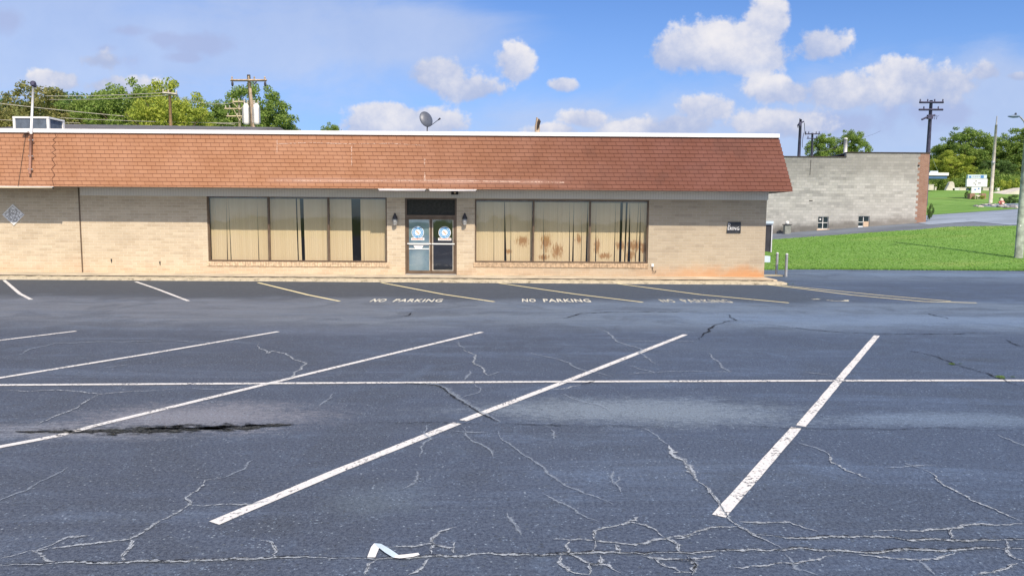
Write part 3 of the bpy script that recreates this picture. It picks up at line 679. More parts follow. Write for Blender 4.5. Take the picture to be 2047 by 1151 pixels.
for kind, sets in cracks.items():
    for fn, polys in sets:
        for pl in polys:
            pts = [G(*fn(p)) for p in pl]
            # wander: subdivide with displacement
            for it, amp in ((0, 0.10), (1, 0.08), (2, 0.07)):
                q2 = [pts[0]]
                for a, b in zip(pts, pts[1:]):
                    L = (b-a).length
                    if L > 0.05:
                        d = (b-a).normalized(); m_ = (a+b)/2 + Vector((-d.y, d.x, 0))*rg.uniform(-1,1)*min(L*amp, 0.12); q2.append(m_)
                    q2.append(b)
                pts = q2
            dist = sum(p.y for p in pts)/len(pts); fw = max(1.0, dist/8.0)
            if kind == 'pale':
                ribbon(pts, 0.050*fw, 0.010, 0.004, 0.5, 0.04, rg, True).build('crack', M['crack_edge'], lot)
                seam = (pts[-1]-pts[0]).length > 2.0 and dist < 5.2
                if seam: ribbon([p+Vector((0,0.016,0)) for p in pts], 0.045, 0.0085, 0.004, 0.7, 0.05, rg, True).build('crack', M['crack_gap'], lot)
                ribbon(pts, 0.008, 0.0125, 0.002, 0.8, 0.03, rg, True).build('crack', M['crack_gap'], lot)
            elif kind == 'faint':
                ribbon(pts, 0.050*fw, 0.0105, 0.006, 0.5, 0.06, rg, True).build('crack', M['crack_faint'], lot)
            elif kind == 'bright':
                ribbon(pts, 0.12, 0.0105, 0.012, 0.6, 0.05, rg, True).build('crack', M['crack_edge'], lot)
            else:
                ribbon(pts, 0.026 if dist < 9.5 else 0.05*fw*0.8, 0.0125, 0.004, 0.8, 0.06, rg, True).build('crack', M['crack_gap'], lot)
ribbon([G(*B_(p)) for p in [(190,316),(280,318),(370,325),(400,340),(440,370),(500,410),(560,445),(640,485)]], 0.065, 0.0100, 0.012, 0.6, 0.06, rg, True).build('crack', M['crack_gap'], lot)
ribbon([G(*B_(p)) for p in [(200,314),(370,322),(410,338),(450,368),(510,408),(570,443),(650,483)]], 0.17, 0.0085, 0.012, 0.5, 0.06, rg, True).build('crack', M['crack_faint'], lot)
# crumbled black patch along the seam
def mat_crumble():
    t = NT('crumbled_asphalt'); p, x, y, z = t.pos()
    n = t.noise(8.0, 6, 0.78, stretch=(0.6,1.6,1)); f = t.noise(45, 4, 0.7)
    at = t.n('Attribute'); at.attribute_name = 'soft'
    a = t.sm(t.m('ADD', t.m('MULTIPLY', t.m('SUBTRACT', n, 0.5), 5.0), at.outputs['Fac']), 0.42, 0.60)
    c = t.mix(t.sm(f, 0.4, 0.7), (0.018,0.021,0.022), (0.13,0.14,0.145))
    return t.out(t.bsdf(c, 1.0, 0, t.bump(f, 0.9, 0.03), 0.1, alpha=a))
M['crumble'] = mat_crumble()
for pl, wd in (([(300,530),(500,527),(700,522),(900,513),(1100,507),(1290,497)], 0.36), ([(620,516),(800,512),(950,508),(1150,502)], 0.22), ([(60,528),(200,528),(420,520)], 0.12)):
    ribbon([G(*A_(p)) for p in pl], wd, 0.011, 0.02, 0.5, 0.12, rg, True).build('pothole', M['crumble'], lot)

# ------------------------------------------------------------------ sidewalk and kerb
YK = G(1000, 565.5).y
YS_ = G(1000, 557.5, 0.09).y
XE = G(1573, 569).x
XL = -34.0
ZS = 0.13
mb = MB(); mb.box(XL, XE-0.15, YS_, YW+0.05, -0.05, ZS); mb.box(P(1530,500,YW).x+0.02, XE-0.15, YW+0.05, YW+0.6, -0.05, ZS-0.004)
walk = struct('sidewalk', mb, M['walk'], bevel=0.015)
mb = MB(); n = 300; vs = []
rk = random.Random(5)
xs = lin(XL, XE, n)
for i, X in enumerate(xs):
    yf = YK+rk.uniform(-0.035,0.035); h = 0.075+rk.uniform(-0.012,0.012)
    if i == n: yf = YK+0.08
    vs += [(X, yf-0.02, -0.02), (X, yf, h), (X, YS_-0.012, h+0.01), (X, YS_-0.012, -0.02)]
mb.add(vs, [(4*i+j, 4*i+4+j, 4*i+5+j, 4*i+1+j) for i in range(n) for j in range(3)]+[(4*n,4*n+1,4*n+2,4*n+3)])
struct('kerb', mb, M['kerb_edge'])
mb = MB(); mb.box(XL, XE-0.3, YS_-0.022, YS_-0.001, 0.0, ZS-0.012); tag(mb.build('kerb_joint', M['seam_dirt']), None, None, kind='structure')

# ------------------------------------------------------------------ main building
YB = YW+18                                     # back wall
X1 = P(1530, 480, YW).x; X0 = XL
YE = YW-1.16; ZE = P(1023, 379, YE).z; ST = 0.42; ZT = P(1023, 271.5, YE+ST).z
XR = P(1585, 381, YE).x; ZF = P(1023, 396.5, YW).z     # frieze bottom
bld = thing('shopping_building', 'long single storey tan brick building with brown shingled mansard roof', 'building', ((X0+X1)/2, YW, 0))
wx = lambda px, py=460: P(px, py, YW).x
wz = lambda py, px=1023: P(px, py, YW).z
LW = dict(x0=wx(414.5), x1=wx(773.5), z0=wz(523.5,600), z1=wz(392,600), mul=(536.5,656), name='l')
RW = dict(x0=wx(949), x1=wx(1296.5), z0=wz(525.5,1120), z1=wz(399,1120), mul=(1066.3,1179.5), name='r')
DR = dict(x0=wx(809.5), x1=wx(913), z0=ZS, z1=wz(396.5,860))
WT = 0.24
mb = MB()
segs = [(X0, LW['x0'], None), (LW['x0'], LW['x1'], LW), (LW['x1'], DR['x0'], None), (DR['x0'], DR['x1'], DR), (DR['x1'], RW['x0'], None), (RW['x0'], RW['x1'], RW), (RW['x1'], X1, None)]
ztop = ZE+0.9
for a, b, o_ in segs:
    if o_ is None: mb.box(a, b, YW, YW+WT, -0.1, ztop)
    else:
        if o_ is not DR: mb.box(a, b, YW, YW+WT, -0.1, o_['z0'])
        mb.box(a, b, YW, YW+WT, o_['z1'], ztop)
mb.box(X1-WT, X1, YW+WT, YB, -0.1, ztop); mb.box(X0, X0+WT, YW+WT, YB, -0.1, ztop); mb.box(X0, X1, YB, YB+WT, -0.1, ztop)
mb.build('wall', M['brick'], bld)
# rowlock brick sills
for W_ in (LW, RW):
    mb = MB(); xx = W_['x0']-0.05; k = 0
    while xx < W_['x1']+0.02:
        mb.box(xx+0.004, xx+0.094, YW-0.03-0.004*(k%3), YW+0.05, W_['z0']-0.17, W_['z0']+0.0); xx += 0.098; k += 1
    mb.build('sill', plain('sill_brick_'+W_['name'], (0.48,0.36,0.25) if W_ is RW else (0.58,0.45,0.32), 0.9, 0, 0.3, 9, 0.2, 0.3), bld)
# interior
mb = MB(); mb.box(X0+WT, X1-WT, YW+WT, YB, 0.0, ZS); mb.build('floor', M['floor_in'], bld)
mb = MB(); mb.box(X0+WT+.01, X1-WT-.01, YW+3.2, YW+3.3, ZS, ztop); mb.build('inner_partition', M['interior'], bld)
# frieze board
mb = MB(); xf0 = wx(161, 385)
mb.box(xf0, X1+0.03, YW-0.045, YW-0.002, ZF, ZE+0.06); fz = mb.build('frieze', M['frieze'], bld)
mb = MB(); mb.box(xf0, X1+0.032, YW-0.052, YW-0.046, ZF-0.004, ZF+0.03); mb.build('trim', M['frieze'], fz)
# soffit and mansard
mb = MB(); mb.box(X0, XR-0.03, YE+0.03, YW+0.4, ZE+0.015, ZE+0.05); mb.box(X1+0.03, XR-0.03, YW+0.4, YB, ZE+0.015, ZE+0.05); mb.build('soffit', M['soffit'], bld)
mb = MB(); XT = P(1556, 275, YE+ST).x
v0 = [(X0,YE,ZE),(XR,YE,ZE),(XR,YB,ZE),(X0,YE+ST,ZT),(XT,YE+ST,ZT),(XT,YB,ZT),(X0,YE,ZE+0.0)]
th = 0.03
mb.add([(X0,YE,ZE),(XR,YE,ZE),(XT,YE+ST,ZT),(X0,YE+ST,ZT),(XR,YB,ZE),(XT,YB,ZT),(X0,YE+th,ZE),(XR-th,YE+th,ZE),(XR-th,YB,ZE),(X0,YE+ST+th,ZT),(XT-th,YE+ST+th,ZT),(XT-th,YB,ZT)],
       [(0,1,2,3),(1,4,5,2),(6,9,10,7),(7,10,11,8),(0,6,7,1),(1,7,8,4),(3,2,10,9),(2,5,11,10)])
roof = mb.build('mansard_roof', M['shingle'], bld)
# shingle butt courses: thin raised lips so each course catches light
mb = MB(); nc = 14; ch = 0.142
rs = random.Random(11)
for k in range(0, nc+1):
    z_ = 3.38+ch*math.ceil((ZE-3.38)/ch) + k*ch
    if z_ > ZT-0.03: break
    f0 = (z_-ZE)/(ZT-ZE); y_ = YE+ST*f0; xr = XR+(XT-XR)*f0
    X = X0
    while X < xr:
        L = rs.uniform(2.5, 6.0); e = min(xr+0.004, X+L); pr = rs.uniform(0.004, 0.009)
        mb.add([(X,y_,z_),(e,y_,z_),(e,y_-pr,z_+0.001),(X,y_-pr,z_+0.001),(X,y_+ST/(ZT-ZE)*0.12,z_+0.12),(e,y_+ST/(ZT-ZE)*0.12,z_+0.12)], [(0,1,2,3),(3,2,5,4)])
        X = e
mb.build('shingle_course', M['shingle'], roof)
def roofpt(px, py):
    d = ray(px, py); q0 = Vector((0, YE, ZE)); nn = Vector((0, -(ZT-ZE), ST)); t_ = (q0-Vector((0,0,CZ))).dot(nn)/d.dot(nn)
    return Vector((0,0,CZ))+d*t_ + Vector((0,-0.012,0.002))
M['chalk'] = mat_paint('chalk_mark', (0.62,0.44,0.36), 0.47, (0.5,0.32,0.25))
M['seam_dark'] = plain('seam_gap', (0.10,0.04,0.025), 0.9)
rq = random.Random(4)
for pts, wd, mt in (([(555,288),(620,285.5),(700,288),(780,287),(849,291)], 0.03, 'chalk'), ([(703,292),(703,332)], 0.03, 'chalk'), ([(554,280),(554,308)], 0.025, 'chalk'),
    ([(849,318),(849,360)], 0.05, 'chalk'), ([(553,361),(700,362),(850,361),(1000,363),(1128,365)], 0.035, 'chalk'),
    ([(108,262),(113,274),(106,280),(112,284),(105,292),(112,300),(104,305),(112,312),(104,318),(111,330),(103,338),(110,350),(104,358),(108,371)], 0.022, 'seam_dark')):
    mb = MB(); vs = []; P3 = [roofpt(*p) for p in pts]
    for i, p in enumerate(P3):
        d = (P3[min(i+1,len(P3)-1)]-P3[max(i-1,0)]).normalized(); n_ = d.cross(Vector((0,-1,0.2))).normalized()*wd/2
        vs += [p+n_, p-n_]
    mb.add(vs, [(2*i,2*i+1,2*i+3,2*i+2) for i in range(len(P3)-1)]); mb.build('chalk_mark' if mt == 'chalk' else 'roof_seam', M[mt], roof)
# coping (white metal cap) with joints
mb = MB(); z0c, z1c = ZT-0.01, P(1023, 264, YE+ST-0.05).z
xj = [X0, -22, P(330,256,YE).x, P(865,265,YE).x, P(1200,265,YE).x, XT+0.03]
for a, b in zip(xj, xj[1:]): mb.box(a+0.004, b-0.004, YE+ST-0.06, YE+ST+0.30, z0c, z1c)
mb.box(XT-0.27, XT+0.03, YE+ST+0.30, YB, z0c, z1c)
mb.build('coping', M['coping'], roof)
# low slope roof deck; higher part to the left
xs_ = P(562, 255, YW+5).x
mb = MB(); mb.box(X0, XT-0.1, YE+ST+0.2, YB, z0c-0.12, z0c-0.02)
yr = YE+ST+7.0; zr = P(300, 249.5, yr).z; zr0 = P(540, 254.5, yr).z
xq = P(122,248,yr).x
mb.add([(xq,YE+ST+0.31,z1c-0.03),(xs_,YE+ST+0.31,z1c-0.03),(P(560,257,yr).x,yr,zr0),(xq,yr,zr),(xq,YB,z0c),(xs_,YB,z0c)],
       [(0,1,2,3),(3,2,5,4),(1,5,2),(0,3,4)])
mb.build('roof_deck', M['roofing'], bld)
# joint between units: dark downspout line
a = P(159.5, 376, YW-0.02); b = P(165, 549, YW-0.02)
mb = MB(); mb.box(b.x-0.02, b.x+0.025, YW-0.02, YW-0.001, ZS, ZE+0.01)
mb.build('expansion_joint', M['bronze'], bld)

def frame_bars(mb, x0, x1, z0, z1, y0, y1, t):
    mb.box(x0, x0+t, y0, y1, z0, z1); mb.box(x1-t, x1, y0, y1, z0, z1)
    mb.box(x0+t, x1-t, y0, y1, z0, z0+t); mb.box(x0+t, x1-t, y0, y1, z1-t, z1)
def slats(pxs, W_, mat, parent, yb, seed, gaps):
    # gaps: (top0, top1, bottom0, bottom1) in photo columns
    r_ = random.Random(seed); mb = MB()
    cv = lambda px: P(px, 460, yb).x
    x0, x1 = W_['x0']+0.04, W_['x1']-0.04
    G_ = [(None, x0, None, x0)] + [tuple(cv(g) for g in gg) for gg in gaps] + [(x1, None, x1, None)]
    zt, zb = W_['z1']-0.02, W_['z0']+0.03
    for a, b in zip(G_, G_[1:]):
        ta, tb_, ba, bb = a[1], b[0], a[3], b[2]
        k = max(1, round((tb_-ta)/0.082))
        for i in range(k):
            t0 = ta+(tb_-ta)*i/k; t1 = ta+(tb_-ta)*(i+1)/k+0.006; b0 = ba+(bb-ba)*i/k; b1 = ba+(bb-ba)*(i+1)/k+0.006
            j = r_.uniform(-0.003,0.003); dy_ = r_.uniform(0.002,0.008); d2 = r_.uniform(-0.003,0.009)
            z_ = zb + r_.uniform(0,0.012)
            ym = yb+r_.uniform(0,0.006)
            vs = [(t0,ym,zt),((t0+t1)/2,ym-0.004,zt),(t1,ym+dy_,zt),(b0+j,ym+d2*.3,z_),((b0+b1)/2+j,ym-0.005,z_),(b1+j,ym+dy_+d2,z_)]
            mb.add(vs, [(0,1,4,3),(1,2,5,4)])
    return mb.build('vertical_blind', mat, parent)
def win(W_, gaps, bmat, seed):
    w_ = MB(); x0, x1, z0, z1 = W_['x0'], W_['x1'], W_['z0'], W_['z1']
    frame_bars(w_, x0, x1, z0, z1, YW+0.05, YW+0.15, 0.055)
    f = w_.build('window', M['bronze'], bld, bevel=0.004)
    cx = [x0+0.055]
    for m_ in W_['mul']:
        X = wx(m_); mb = MB(); mb.box(X-0.035, X+0.035, YW+0.045, YW+0.155, z0+0.055, z1-0.055); mb.build('mullion', M['bronze'], f, bevel=0.004); cx += [X-0.035, X+0.035]
    cx.append(x1-0.055)
    for i in range(0, len(cx), 2):
        mb = MB(); mb.add([(cx[i],YW+0.10,z0+0.055),(cx[i+1],YW+0.10,z0+0.055),(cx[i+1],YW+0.10,z1-0.055),(cx[i],YW+0.10,z1-0.055)], [(0,1,2,3)])
        mb.build('pane', M['glass'], f)
    slats(None, W_, bmat, f, YW+0.25, seed, gaps)
    mb = MB(); mb.box(x0+0.01, x1-0.01, YW+0.16, YW+0.5, z0-0.02, z0+0.02); mb.build('inner_sill', M['rustfloor'], f)
    mb = MB(); mb.box(x0+0.03, x1-0.03, YW+0.18, YW+0.23, z1-0.10, z1-0.04); mb.build('blind_rail', M['bronze'], f)
    return f
kk = 4.605
def g4(a, b, c, d, off): return (off+a/kk, off+b/kk, off+c/kk, off+d/kk)
win(LW, [g4(249,251,238,248,400), g4(268,270,272,281,400), g4(529,531,529,538,400), g4(620,628,624,640,400), g4(884,897,892,904,400), g4(921,956,931,962,400), g4(1176,1184,1178,1186,400),
         g4(1393,1478,1400,1480,400), g4(1504,1505,1503,1508,400)], M['blind'], 1)
win(RW, [g4(262,263,261,267,930), g4(357,362,358,382,930), g4(418,419,415,424,930), g4(612,622,612,622,930), g4(713,714,722,732,930), g4(850,852,851,853,930), g4(957,959,956,966,930), g4(996,998,986,1002,930),
         g4(1072,1073,1066,1074,930), g4(1124,1128,1110,1128,930), g4(1200,1201,1198,1210,930), g4(1380,1382,1370,1382,930), g4(1422,1448,1419,1441,930), g4(1473,1491,1466,1480,930), g4(1510,1512,1498,1526,930),
         g4(1592,1595,1566,1576,930), g4(1608,1609,1600,1620,930)], M['blind_stained'], 2)
# door set
dx0, dx1 = DR['x0'], DR['x1']; zt = DR['z1']; ztr = wz(430, 860); zd = wz(434.5, 860)
mb = MB(); t_ = 0.07
mb.box(dx0, dx0+t_, YW+0.03, YW+0.15, ZS, zt); mb.box(dx1-t_, dx1, YW+0.03, YW+0.15, ZS, zt); mb.box(dx0+t_, dx1-t_, YW+0.03, YW+0.15, zt-0.04, zt)
mb.box(dx0+t_, dx1-t_, YW+0.03, YW+0.15, ztr-0.10, ztr)
ent = mb.build('entrance_frame', M['bronze'], bld, bevel=0.004)
mb = MB(); mb.box(dx0+t_+0.002, dx1-t_-0.002, YW+0.08, YW+0.11, ztr+0.002, zt-0.042); mb.build('transom_panel', M['blackpanel'], ent)
mb = MB(); mb.box(dx0+0.02, dx1-0.02, YW-0.06, YW+0.2, ZS+0.001, ZS+0.025); mb.build('threshold', M['grey_metal'], ent)
xm = (wx(862)); zdt = ztr-0.102
zpb = wz(487, 860)
for side, (a, b) in enumerate(((dx0+t_+0.004, xm-0.004), (xm+0.004, dx1-t_-0.004))):
    d = MB(); st = 0.062
    d.box(a, a+st, YW+0.06, YW+0.11, ZS+0.03, zdt); d.box(b-st, b, YW+0.06, YW+0.11, ZS+0.03, zdt)
    d.box(a+st, b-st, YW+0.06, YW+0.11, zdt-0.07, zdt); d.box(a+st, b-st, YW+0.06, YW+0.11, ZS+0.03, ZS+0.15)
    do = d.build('door', M['bronze'], bld, bevel=0.004)
    do['label'] = 'glass door with pale blue film' if side == 0 else 'dark glass door with pale inner edges'
    g = MB(); g.add([(a+st,YW+0.085,ZS+0.15),(b-st,YW+0.085,ZS+0.15),(b-st,YW+0.085,zdt-0.07),(a+st,YW+0.085,zdt-0.07)], [(0,1,2,3)])
    g.build('door_glass', M['door_glass'], do)
    if side == 0:
        g = MB(); g.box(a+st+0.002, b-st-0.002, YW+0.092, YW+0.098, ZS+0.15, zdt-0.07); g.build('film', M['bluefilm'], do)
    e = MB(); e.box(b-st-0.022, b-st-0.001, YW+0.052, YW+0.084, ZS+0.15, zdt-0.07)
    if side == 1: e.box(a+st-0.03, a+st-0.001, YW+0.052, YW+0.084, ZS+0.15, zdt-0.07); e.box(a+st-0.001, b-st-0.022, YW+0.052, YW+0.084, ZS+0.15, ZS+0.17)
    e.build('edge_strip', M['pole_pale'], do)
    pb = MB(); pb.box(a+0.01, b-0.01, YW+0.015, YW+0.035, zpb-0.03, zpb+0.015); pb.box(a+0.02, a+0.05, YW+0.035, YW+0.06, zpb-0.02, zpb+0.01); pb.box(b-0.05, b-0.02, YW+0.035, YW+0.06, zpb-0.02, zpb+0.01)
    pb.build('push_bar', M['white_metal'], do)
    # round sticker
    cx = P(834.5 if side == 0 else 888.5, 465, YW).x; cz = wz(465, 860); yy = YW+0.082
    def disc(r, y_, mat, nm='sticker', sx=1):
        m_ = MB(); k = 28; m_.add([(cx+math.cos(2*math.pi*i/k)*r, y_, cz+math.sin(2*math.pi*i/k)*r) for i in range(k)], [tuple(range(k))]); return m_.build(nm, mat, do)
    disc(0.235, yy, M['sticker_white']); disc(0.215, yy-0.0015, M['sticker_blue']); disc(0.115, yy-0.003, M['sticker_white'])
    m_ = MB()
    for i in range(14):
        if i in (3, 10): continue
        an = 2*math.pi*i/14; c_, s_ = math.cos(an), math.sin(an); rr = 0.165
        Mx = Matrix.Rotation(-an, 3, 'Y')
        m_ = MB(); m_.obox((cx+c_*rr, yy-0.003, cz+s_*rr), 0.045, 0.001, 0.018, Matrix.Rotation(-an+math.pi/2, 3, 'Y')); m_.build('sticker_mark', M['sticker_white'], do)
    m_ = MB(); m_.obox((cx, yy-0.0045, cz), 0.17, 0.001, 0.03, Matrix.Rotation(R(45), 3, 'Y')); m_.build('sticker_slash', M['orange'], do)
    zz = wz(478, 860); m_ = MB(); m_.box(cx-0.25, cx+0.25, yy-0.0015, yy-0.0005, zz-0.05, zz+0.045); m_.build('sticker_strip', M['sticker_white'], do)
    m_ = MB(); r2 = random.Random(side); X = cx-0.21
    while X < cx+0.2:
        L = r2.uniform(0.025, 0.06); m_.box(X, X+L, yy-0.003, yy-0.002, zz-0.024, zz+0.022); X += L+r2.uniform(0.008, 0.02)
    m_.build('sticker_ink', M['red_ink'], do)
    if side == 0:
        m_ = MB(); za, zb_ = wz(489.5,860), wz(497.5,860)
        m_.box(a+st, b-st, yy-0.012, yy-0.002, za-0.02, za+0.02); m_.box(a+st, b-st, yy-0.012, yy-0.002, zb_-0.022, zb_+0.012)
        xc = P(836, 490, YW).x; m_.prism([(xc-0.20,za-0.021),(xc-0.13,zb_+0.02),(xc+0.13,zb_+0.02),(xc+0.20,za-0.021)], yy-0.012, yy-0.002)
        m_.build('mail_slot_plate', M['sticker_white'], do)
# holes and iron tie marks in the wall at the left
for px, py in ((223,521),(320,526)):
    mb = MB(); c = P(px, py, YW); mb.box(c.x-0.025, c.x+0.02, YW-0.012, YW-0.001, c.z-0.02, c.z+0.07); mb.box(c.x-0.01, c.x+0.015, YW-0.012, YW-0.001, c.z-0.08, c.z-0.02)
    mb.build('wall_hole', M['black'], bld)

# ------------------------------------------------------------------ things on the facade
def wall_lantern(px, label):
    c = P(px, 440, YW-0.12); base = (c.x, YW, c.z)
    t = thing('wall_lantern', label, 'wall lamp', base, 'lanterns beside the entrance doors')
    mb = MB(); mb.box(c.x-0.055, c.x+0.055, YW-0.03, YW-0.001, c.z-0.05, c.z+0.16); mb.build('back_plate', M['dark_metal'], t, bevel=0.01)
    mb = MB(); mb.tube([(c.x,YW-0.03,c.z+0.08),(c.x,YW-0.07,c.z+0.17),(c.x,YW-0.12,c.z+0.20)], 0.014); mb.build('arm', M['dark_metal'], t, smooth=True)
    mb = MB(); mb.lathe((c.x,YW-0.12,c.z), [(0.012,0.27),(0.03,0.25),(0.045,0.20),(0.075,0.14),(0.10,0.07),(0.105,0.045),(0.09,0.04)], 10); mb.build('hood', M['dark_metal'], t, smooth=True)
    mb = MB(); mb.lathe((c.x,YW-0.12,c.z), [(0.078,0.04),(0.085,-0.02),(0.075,-0.13),(0.06,-0.16)], 10); mb.build('glass_shade', plain('lantern_glass', (0.34,0.36,0.36), 0.25, 0, 0.2, 30), t, smooth=True)
    mb = MB()
    for i in range(6):
        a = math.pi*2*i/6; p0 = (c.x+math.cos(a)*0.09, YW-0.12+math.sin(a)*0.09, c.z+0.04); p1 = (c.x+math.cos(a)*0.075, YW-0.12+math.sin(a)*0.075, c.z-0.15)
        mb.tube([p0,p1], 0.007, 5)
    mb.lathe((c.x,YW-0.12,c.z), [(0.078,-0.15),(0.085,-0.165),(0.06,-0.19),(0.02,-0.205)], 10)
    mb.lathe((c.x,YW-0.12,c.z), [(0.09,-0.05),(0.094,-0.06),(0.09,-0.07)], 10)
    mb.build('cage', M['grey_metal'], t)
wall_lantern(789.5, 'black caged wall lantern on the brick left of the entrance doors')
wall_lantern(929, 'black caged wall lantern on the brick right of the entrance doors')
# cut off sign board
a = P(1455.5, 443.5, YW-0.03); b = P(1480.5, 466, YW-0.03)
t = thing('wall_sign', 'small black sign with cut off white letters on the right brick wall', 'sign', (a.x, YW, b.z))
mb = MB(); mb.prism([(a.x,a.z),(b.x,a.z),(b.x,b.z),(a.x-0.04,b.z)], YW-0.03, YW-0.002); mb.build('board', M['sign_black'], t)
vs, fs = text_mesh('ERING', 1, 0, 0.012); mb = MB(); W0 = b.x-a.x; H0 = a.z-b.z
mb.add([(a.x-0.005+u_*W0*0.89, YW-0.033, b.z+H0*(0.26+0.29*v_)) for u_, v_, _ in vs], fs)
vs, fs = text_mesh('D', 1, 0, 0.012); mb.add([(a.x+0.004+u_*W0*0.18, YW-0.033, b.z+H0*(0.62+0.26*v_)) for u_, v_, _ in vs], fs)
mb.build('lettering', M['sign_white'], t)
# diamond plaque
c = P(26.5, 429.5, YW-0.03); hw = 0.42; hh = 0.40
t = thing('diamond_plaque', 'white framed diamond shaped plaque with grey relief on the left wall', 'plaque', (c.x, YW, c.z))
mb = MB(); mb.prism([(c.x-hw*.9,c.z),(c.x,c.z-hh*.9),(c.x+hw*.9,c.z),(c.x,c.z+hh*.9)], YW-0.02, YW-0.002); mb.build('panel', M['plaque'], t)
mb = MB(); P4 = [(c.x-hw,c.z),(c.x,c.z-hh),(c.x+hw,c.z),(c.x,c.z+hh)]
for i in range(4):
    (xa,za),(xb,zb_) = P4[i], P4[(i+1)%4]; ia = (c.x+(xa-c.x)*0.88, c.z+(za-c.z)*0.88); ib = (c.x+(xb-c.x)*0.88, c.z+(zb_-c.z)*0.88)
    mb.prism([(xa,za),(xb,zb_),ib,ia], YW-0.035, YW-0.001)
mb.build('frame', M['white_metal'], t)
# strip lights under the eave
def strip(x0, x1, label, mat):
    a = P(x0, 379, YE+0.10); b = P(x1, 379, YE+0.10); zc = ZE-0.015
    t = thing('strip_light', label, 'strip light', ((a.x+b.x)/2, YE+0.10, zc), 'strip lights under the eave')
    mb = MB(); mb.box(a.x, b.x, YE-0.02, YE+0.06, zc-0.012, zc+0.012); mb.build('housing', M['white_metal'], t)
    mb = MB(); mb.tube([(a.x+0.02,YE+0.01,zc-0.035),(b.x-0.02,YE+0.01,zc-0.035)], 0.027, 8); mb.build('tube', M[mat], t, smooth=True)
    for X in (a.x+0.012, b.x-0.012):
        mb = MB(); mb.box(X-0.012, X+0.012, YE-0.022, YE+0.05, zc-0.066, zc-0.0125); mb.build('end_cap', M['black'], t)
strip(757, 852, 'pale strip light under the eave left of the flood light', 'tube_white')
strip(858, 953, 'pale strip light under the eave above the entrance doors, right of the other white one', 'tube_white')
strip(-40, 110, 'cream strip light under the eave at the far left wall', 'tube_cream')
c = P(909, 385.5, YW-0.1)
t = thing('flood_light', 'small black flood light fixed under the eave above the entrance', 'light', (c.x, YW-0.1, ZE))
mb = MB(); mb.box(c.x-0.13, c.x+0.13, YW-0.16, YW-0.05, c.z-0.07, c.z+0.07); mb.build('housing', M['black'], t, bevel=0.01)
mb = MB(); mb.lathe((c.x+0.01,YW-0.161,c.z), [(0.035,0),(0.03,0.02),(0.01,0.03)], 10, Matrix.Rotation(R(90),3,'X')); mb.build('bulb', M['tube_cream'], t)
mb = MB(); mb.tube([(c.x,YW-0.1,c.z+0.07),(c.x,YW-0.1,ZE+0.014)], 0.015); mb.build('bracket', M['black'], t)
# outlet box with loose cable
c = P(1304.5, 530.5, YW-0.03)
t = thing('outlet_box', 'small white outlet box with a loose cable right of the stained window', 'outlet box', (c.x, YW, c.z))
mb = MB(); mb.box(c.x-0.05, c.x+0.05, YW-0.05, YW-0.001, c.z-0.05, c.z+0.06); mb.build('box', M['white_metal'], t, bevel=0.008)
mb = MB(); mb.tube([(c.x,YW-0.03,c.z-0.05),(c.x+0.0,YW-0.03,c.z-0.16),(c.x+0.04,YW-0.05,c.z-0.24),(c.x+0.1,YW-0.04,c.z-0.28),(c.x+0.14,YW-0.03,c.z-0.23),(c.x+0.11,YW-0.03,c.z-0.20)], 0.010, 6); mb.build('cable', M['black'], t)
# equipment on the right side wall
c0 = P(1530, 470, YW+1.2)
xw = X1
t = thing('meter_cabinet', 'tall grey open cabinet on the right end wall of the brick building', 'cabinet', (xw, YW+1.2, P(1543,500,YW+1.2).z))
za = P(1535, 447, YW+1.2).z; zb_ = P(1535, 503, YW+1.2).z; xo = P(1544, 470, YW+1.2).x
mb = MB(); mb.box(xw+0.001, xo-0.04, YW+1.25, YW+1.7, zb_, za-0.05); mb.build('cabinet_back', M['dark_metal'], t)
mb = MB(); mb.box(xo-0.04, xo, YW+1.2, YW+1.7, zb_-0.02, za); mb.box(xw+0.001, xo-0.04, YW+1.2, YW+1.7, za-0.05, za); mb.box(xw+0.001, xw+0.05, YW+1.2, YW+1.25, zb_, za-0.05); mb.build('cabinet_frame', M['pale_metal'], t)
mb = MB(); mb.box(xw+0.001, xo+0.01, YW+1.15, YW+1.75, za, za+0.10); mb.build('cabinet_top', M['sign_pale'], t)
c = P(1533, 437, YW+0.8)
t = thing('electric_meter', 'small dark electric meter above the cabinet on the end wall', 'meter', (xw, YW+0.8, c.z))
mb = MB(); mb.lathe((xw+0.001,YW+0.8,c.z), [(0.10,0),(0.10,0.08),(0.07,0.12)], 12, Matrix.Rotation(R(90),3,'Y')); mb.box(xw+0.001, xw+0.06, YW+0.70, YW+0.9, c.z-0.12, c.z+0.12); mb.build('meter_body', M['dark_metal'], t)
za = P(1534, 512, YW+0.6).z; zb_ = P(1534, 524.5, YW+0.6).z; xo = P(1540, 518, YW+0.6).x
t = thing('service_box', 'pale blue white service box low on the end wall below the cabinet', 'box', (xw, YW+0.6, zb_))
mb = MB(); mb.box(xw+0.001, xo, YW+0.6, YW+0.95, zb_, za); mb.build('box', M['sign_pale'], t, bevel=0.01)
mb = MB(); mb.tube([(xw+0.1,YW+0.75,za),(xw+0.1,YW+0.75,za+0.2)], 0.02); mb.tube([(xw+0.16,YW+0.78,za),(xw+0.16,YW+0.78,za+0.12)], 0.015); mb.build('conduit', M['grey_metal'], t)
def bollard(px, ytop, ybase, label):
    g = G(px, ybase); zt_ = P(px, ytop, g.y).z
    t = thing('bollard', label, 'bollard', (g.x, g.y, 0), 'pipe bollards by the end wall')
    mb = MB(); mb.lathe((g.x,g.y,0), [(0.055,0),(0.055,zt_-0.02)], 12); mb.build('post', M['grey_metal'], t, smooth=False)
    mb = MB(); mb.lathe((g.x,g.y,zt_-0.02), [(0.058,0),(0.058,0.02),(0.04,0.045),(0.01,0.055)], 12); mb.build('cap', M['pale_metal'], t)
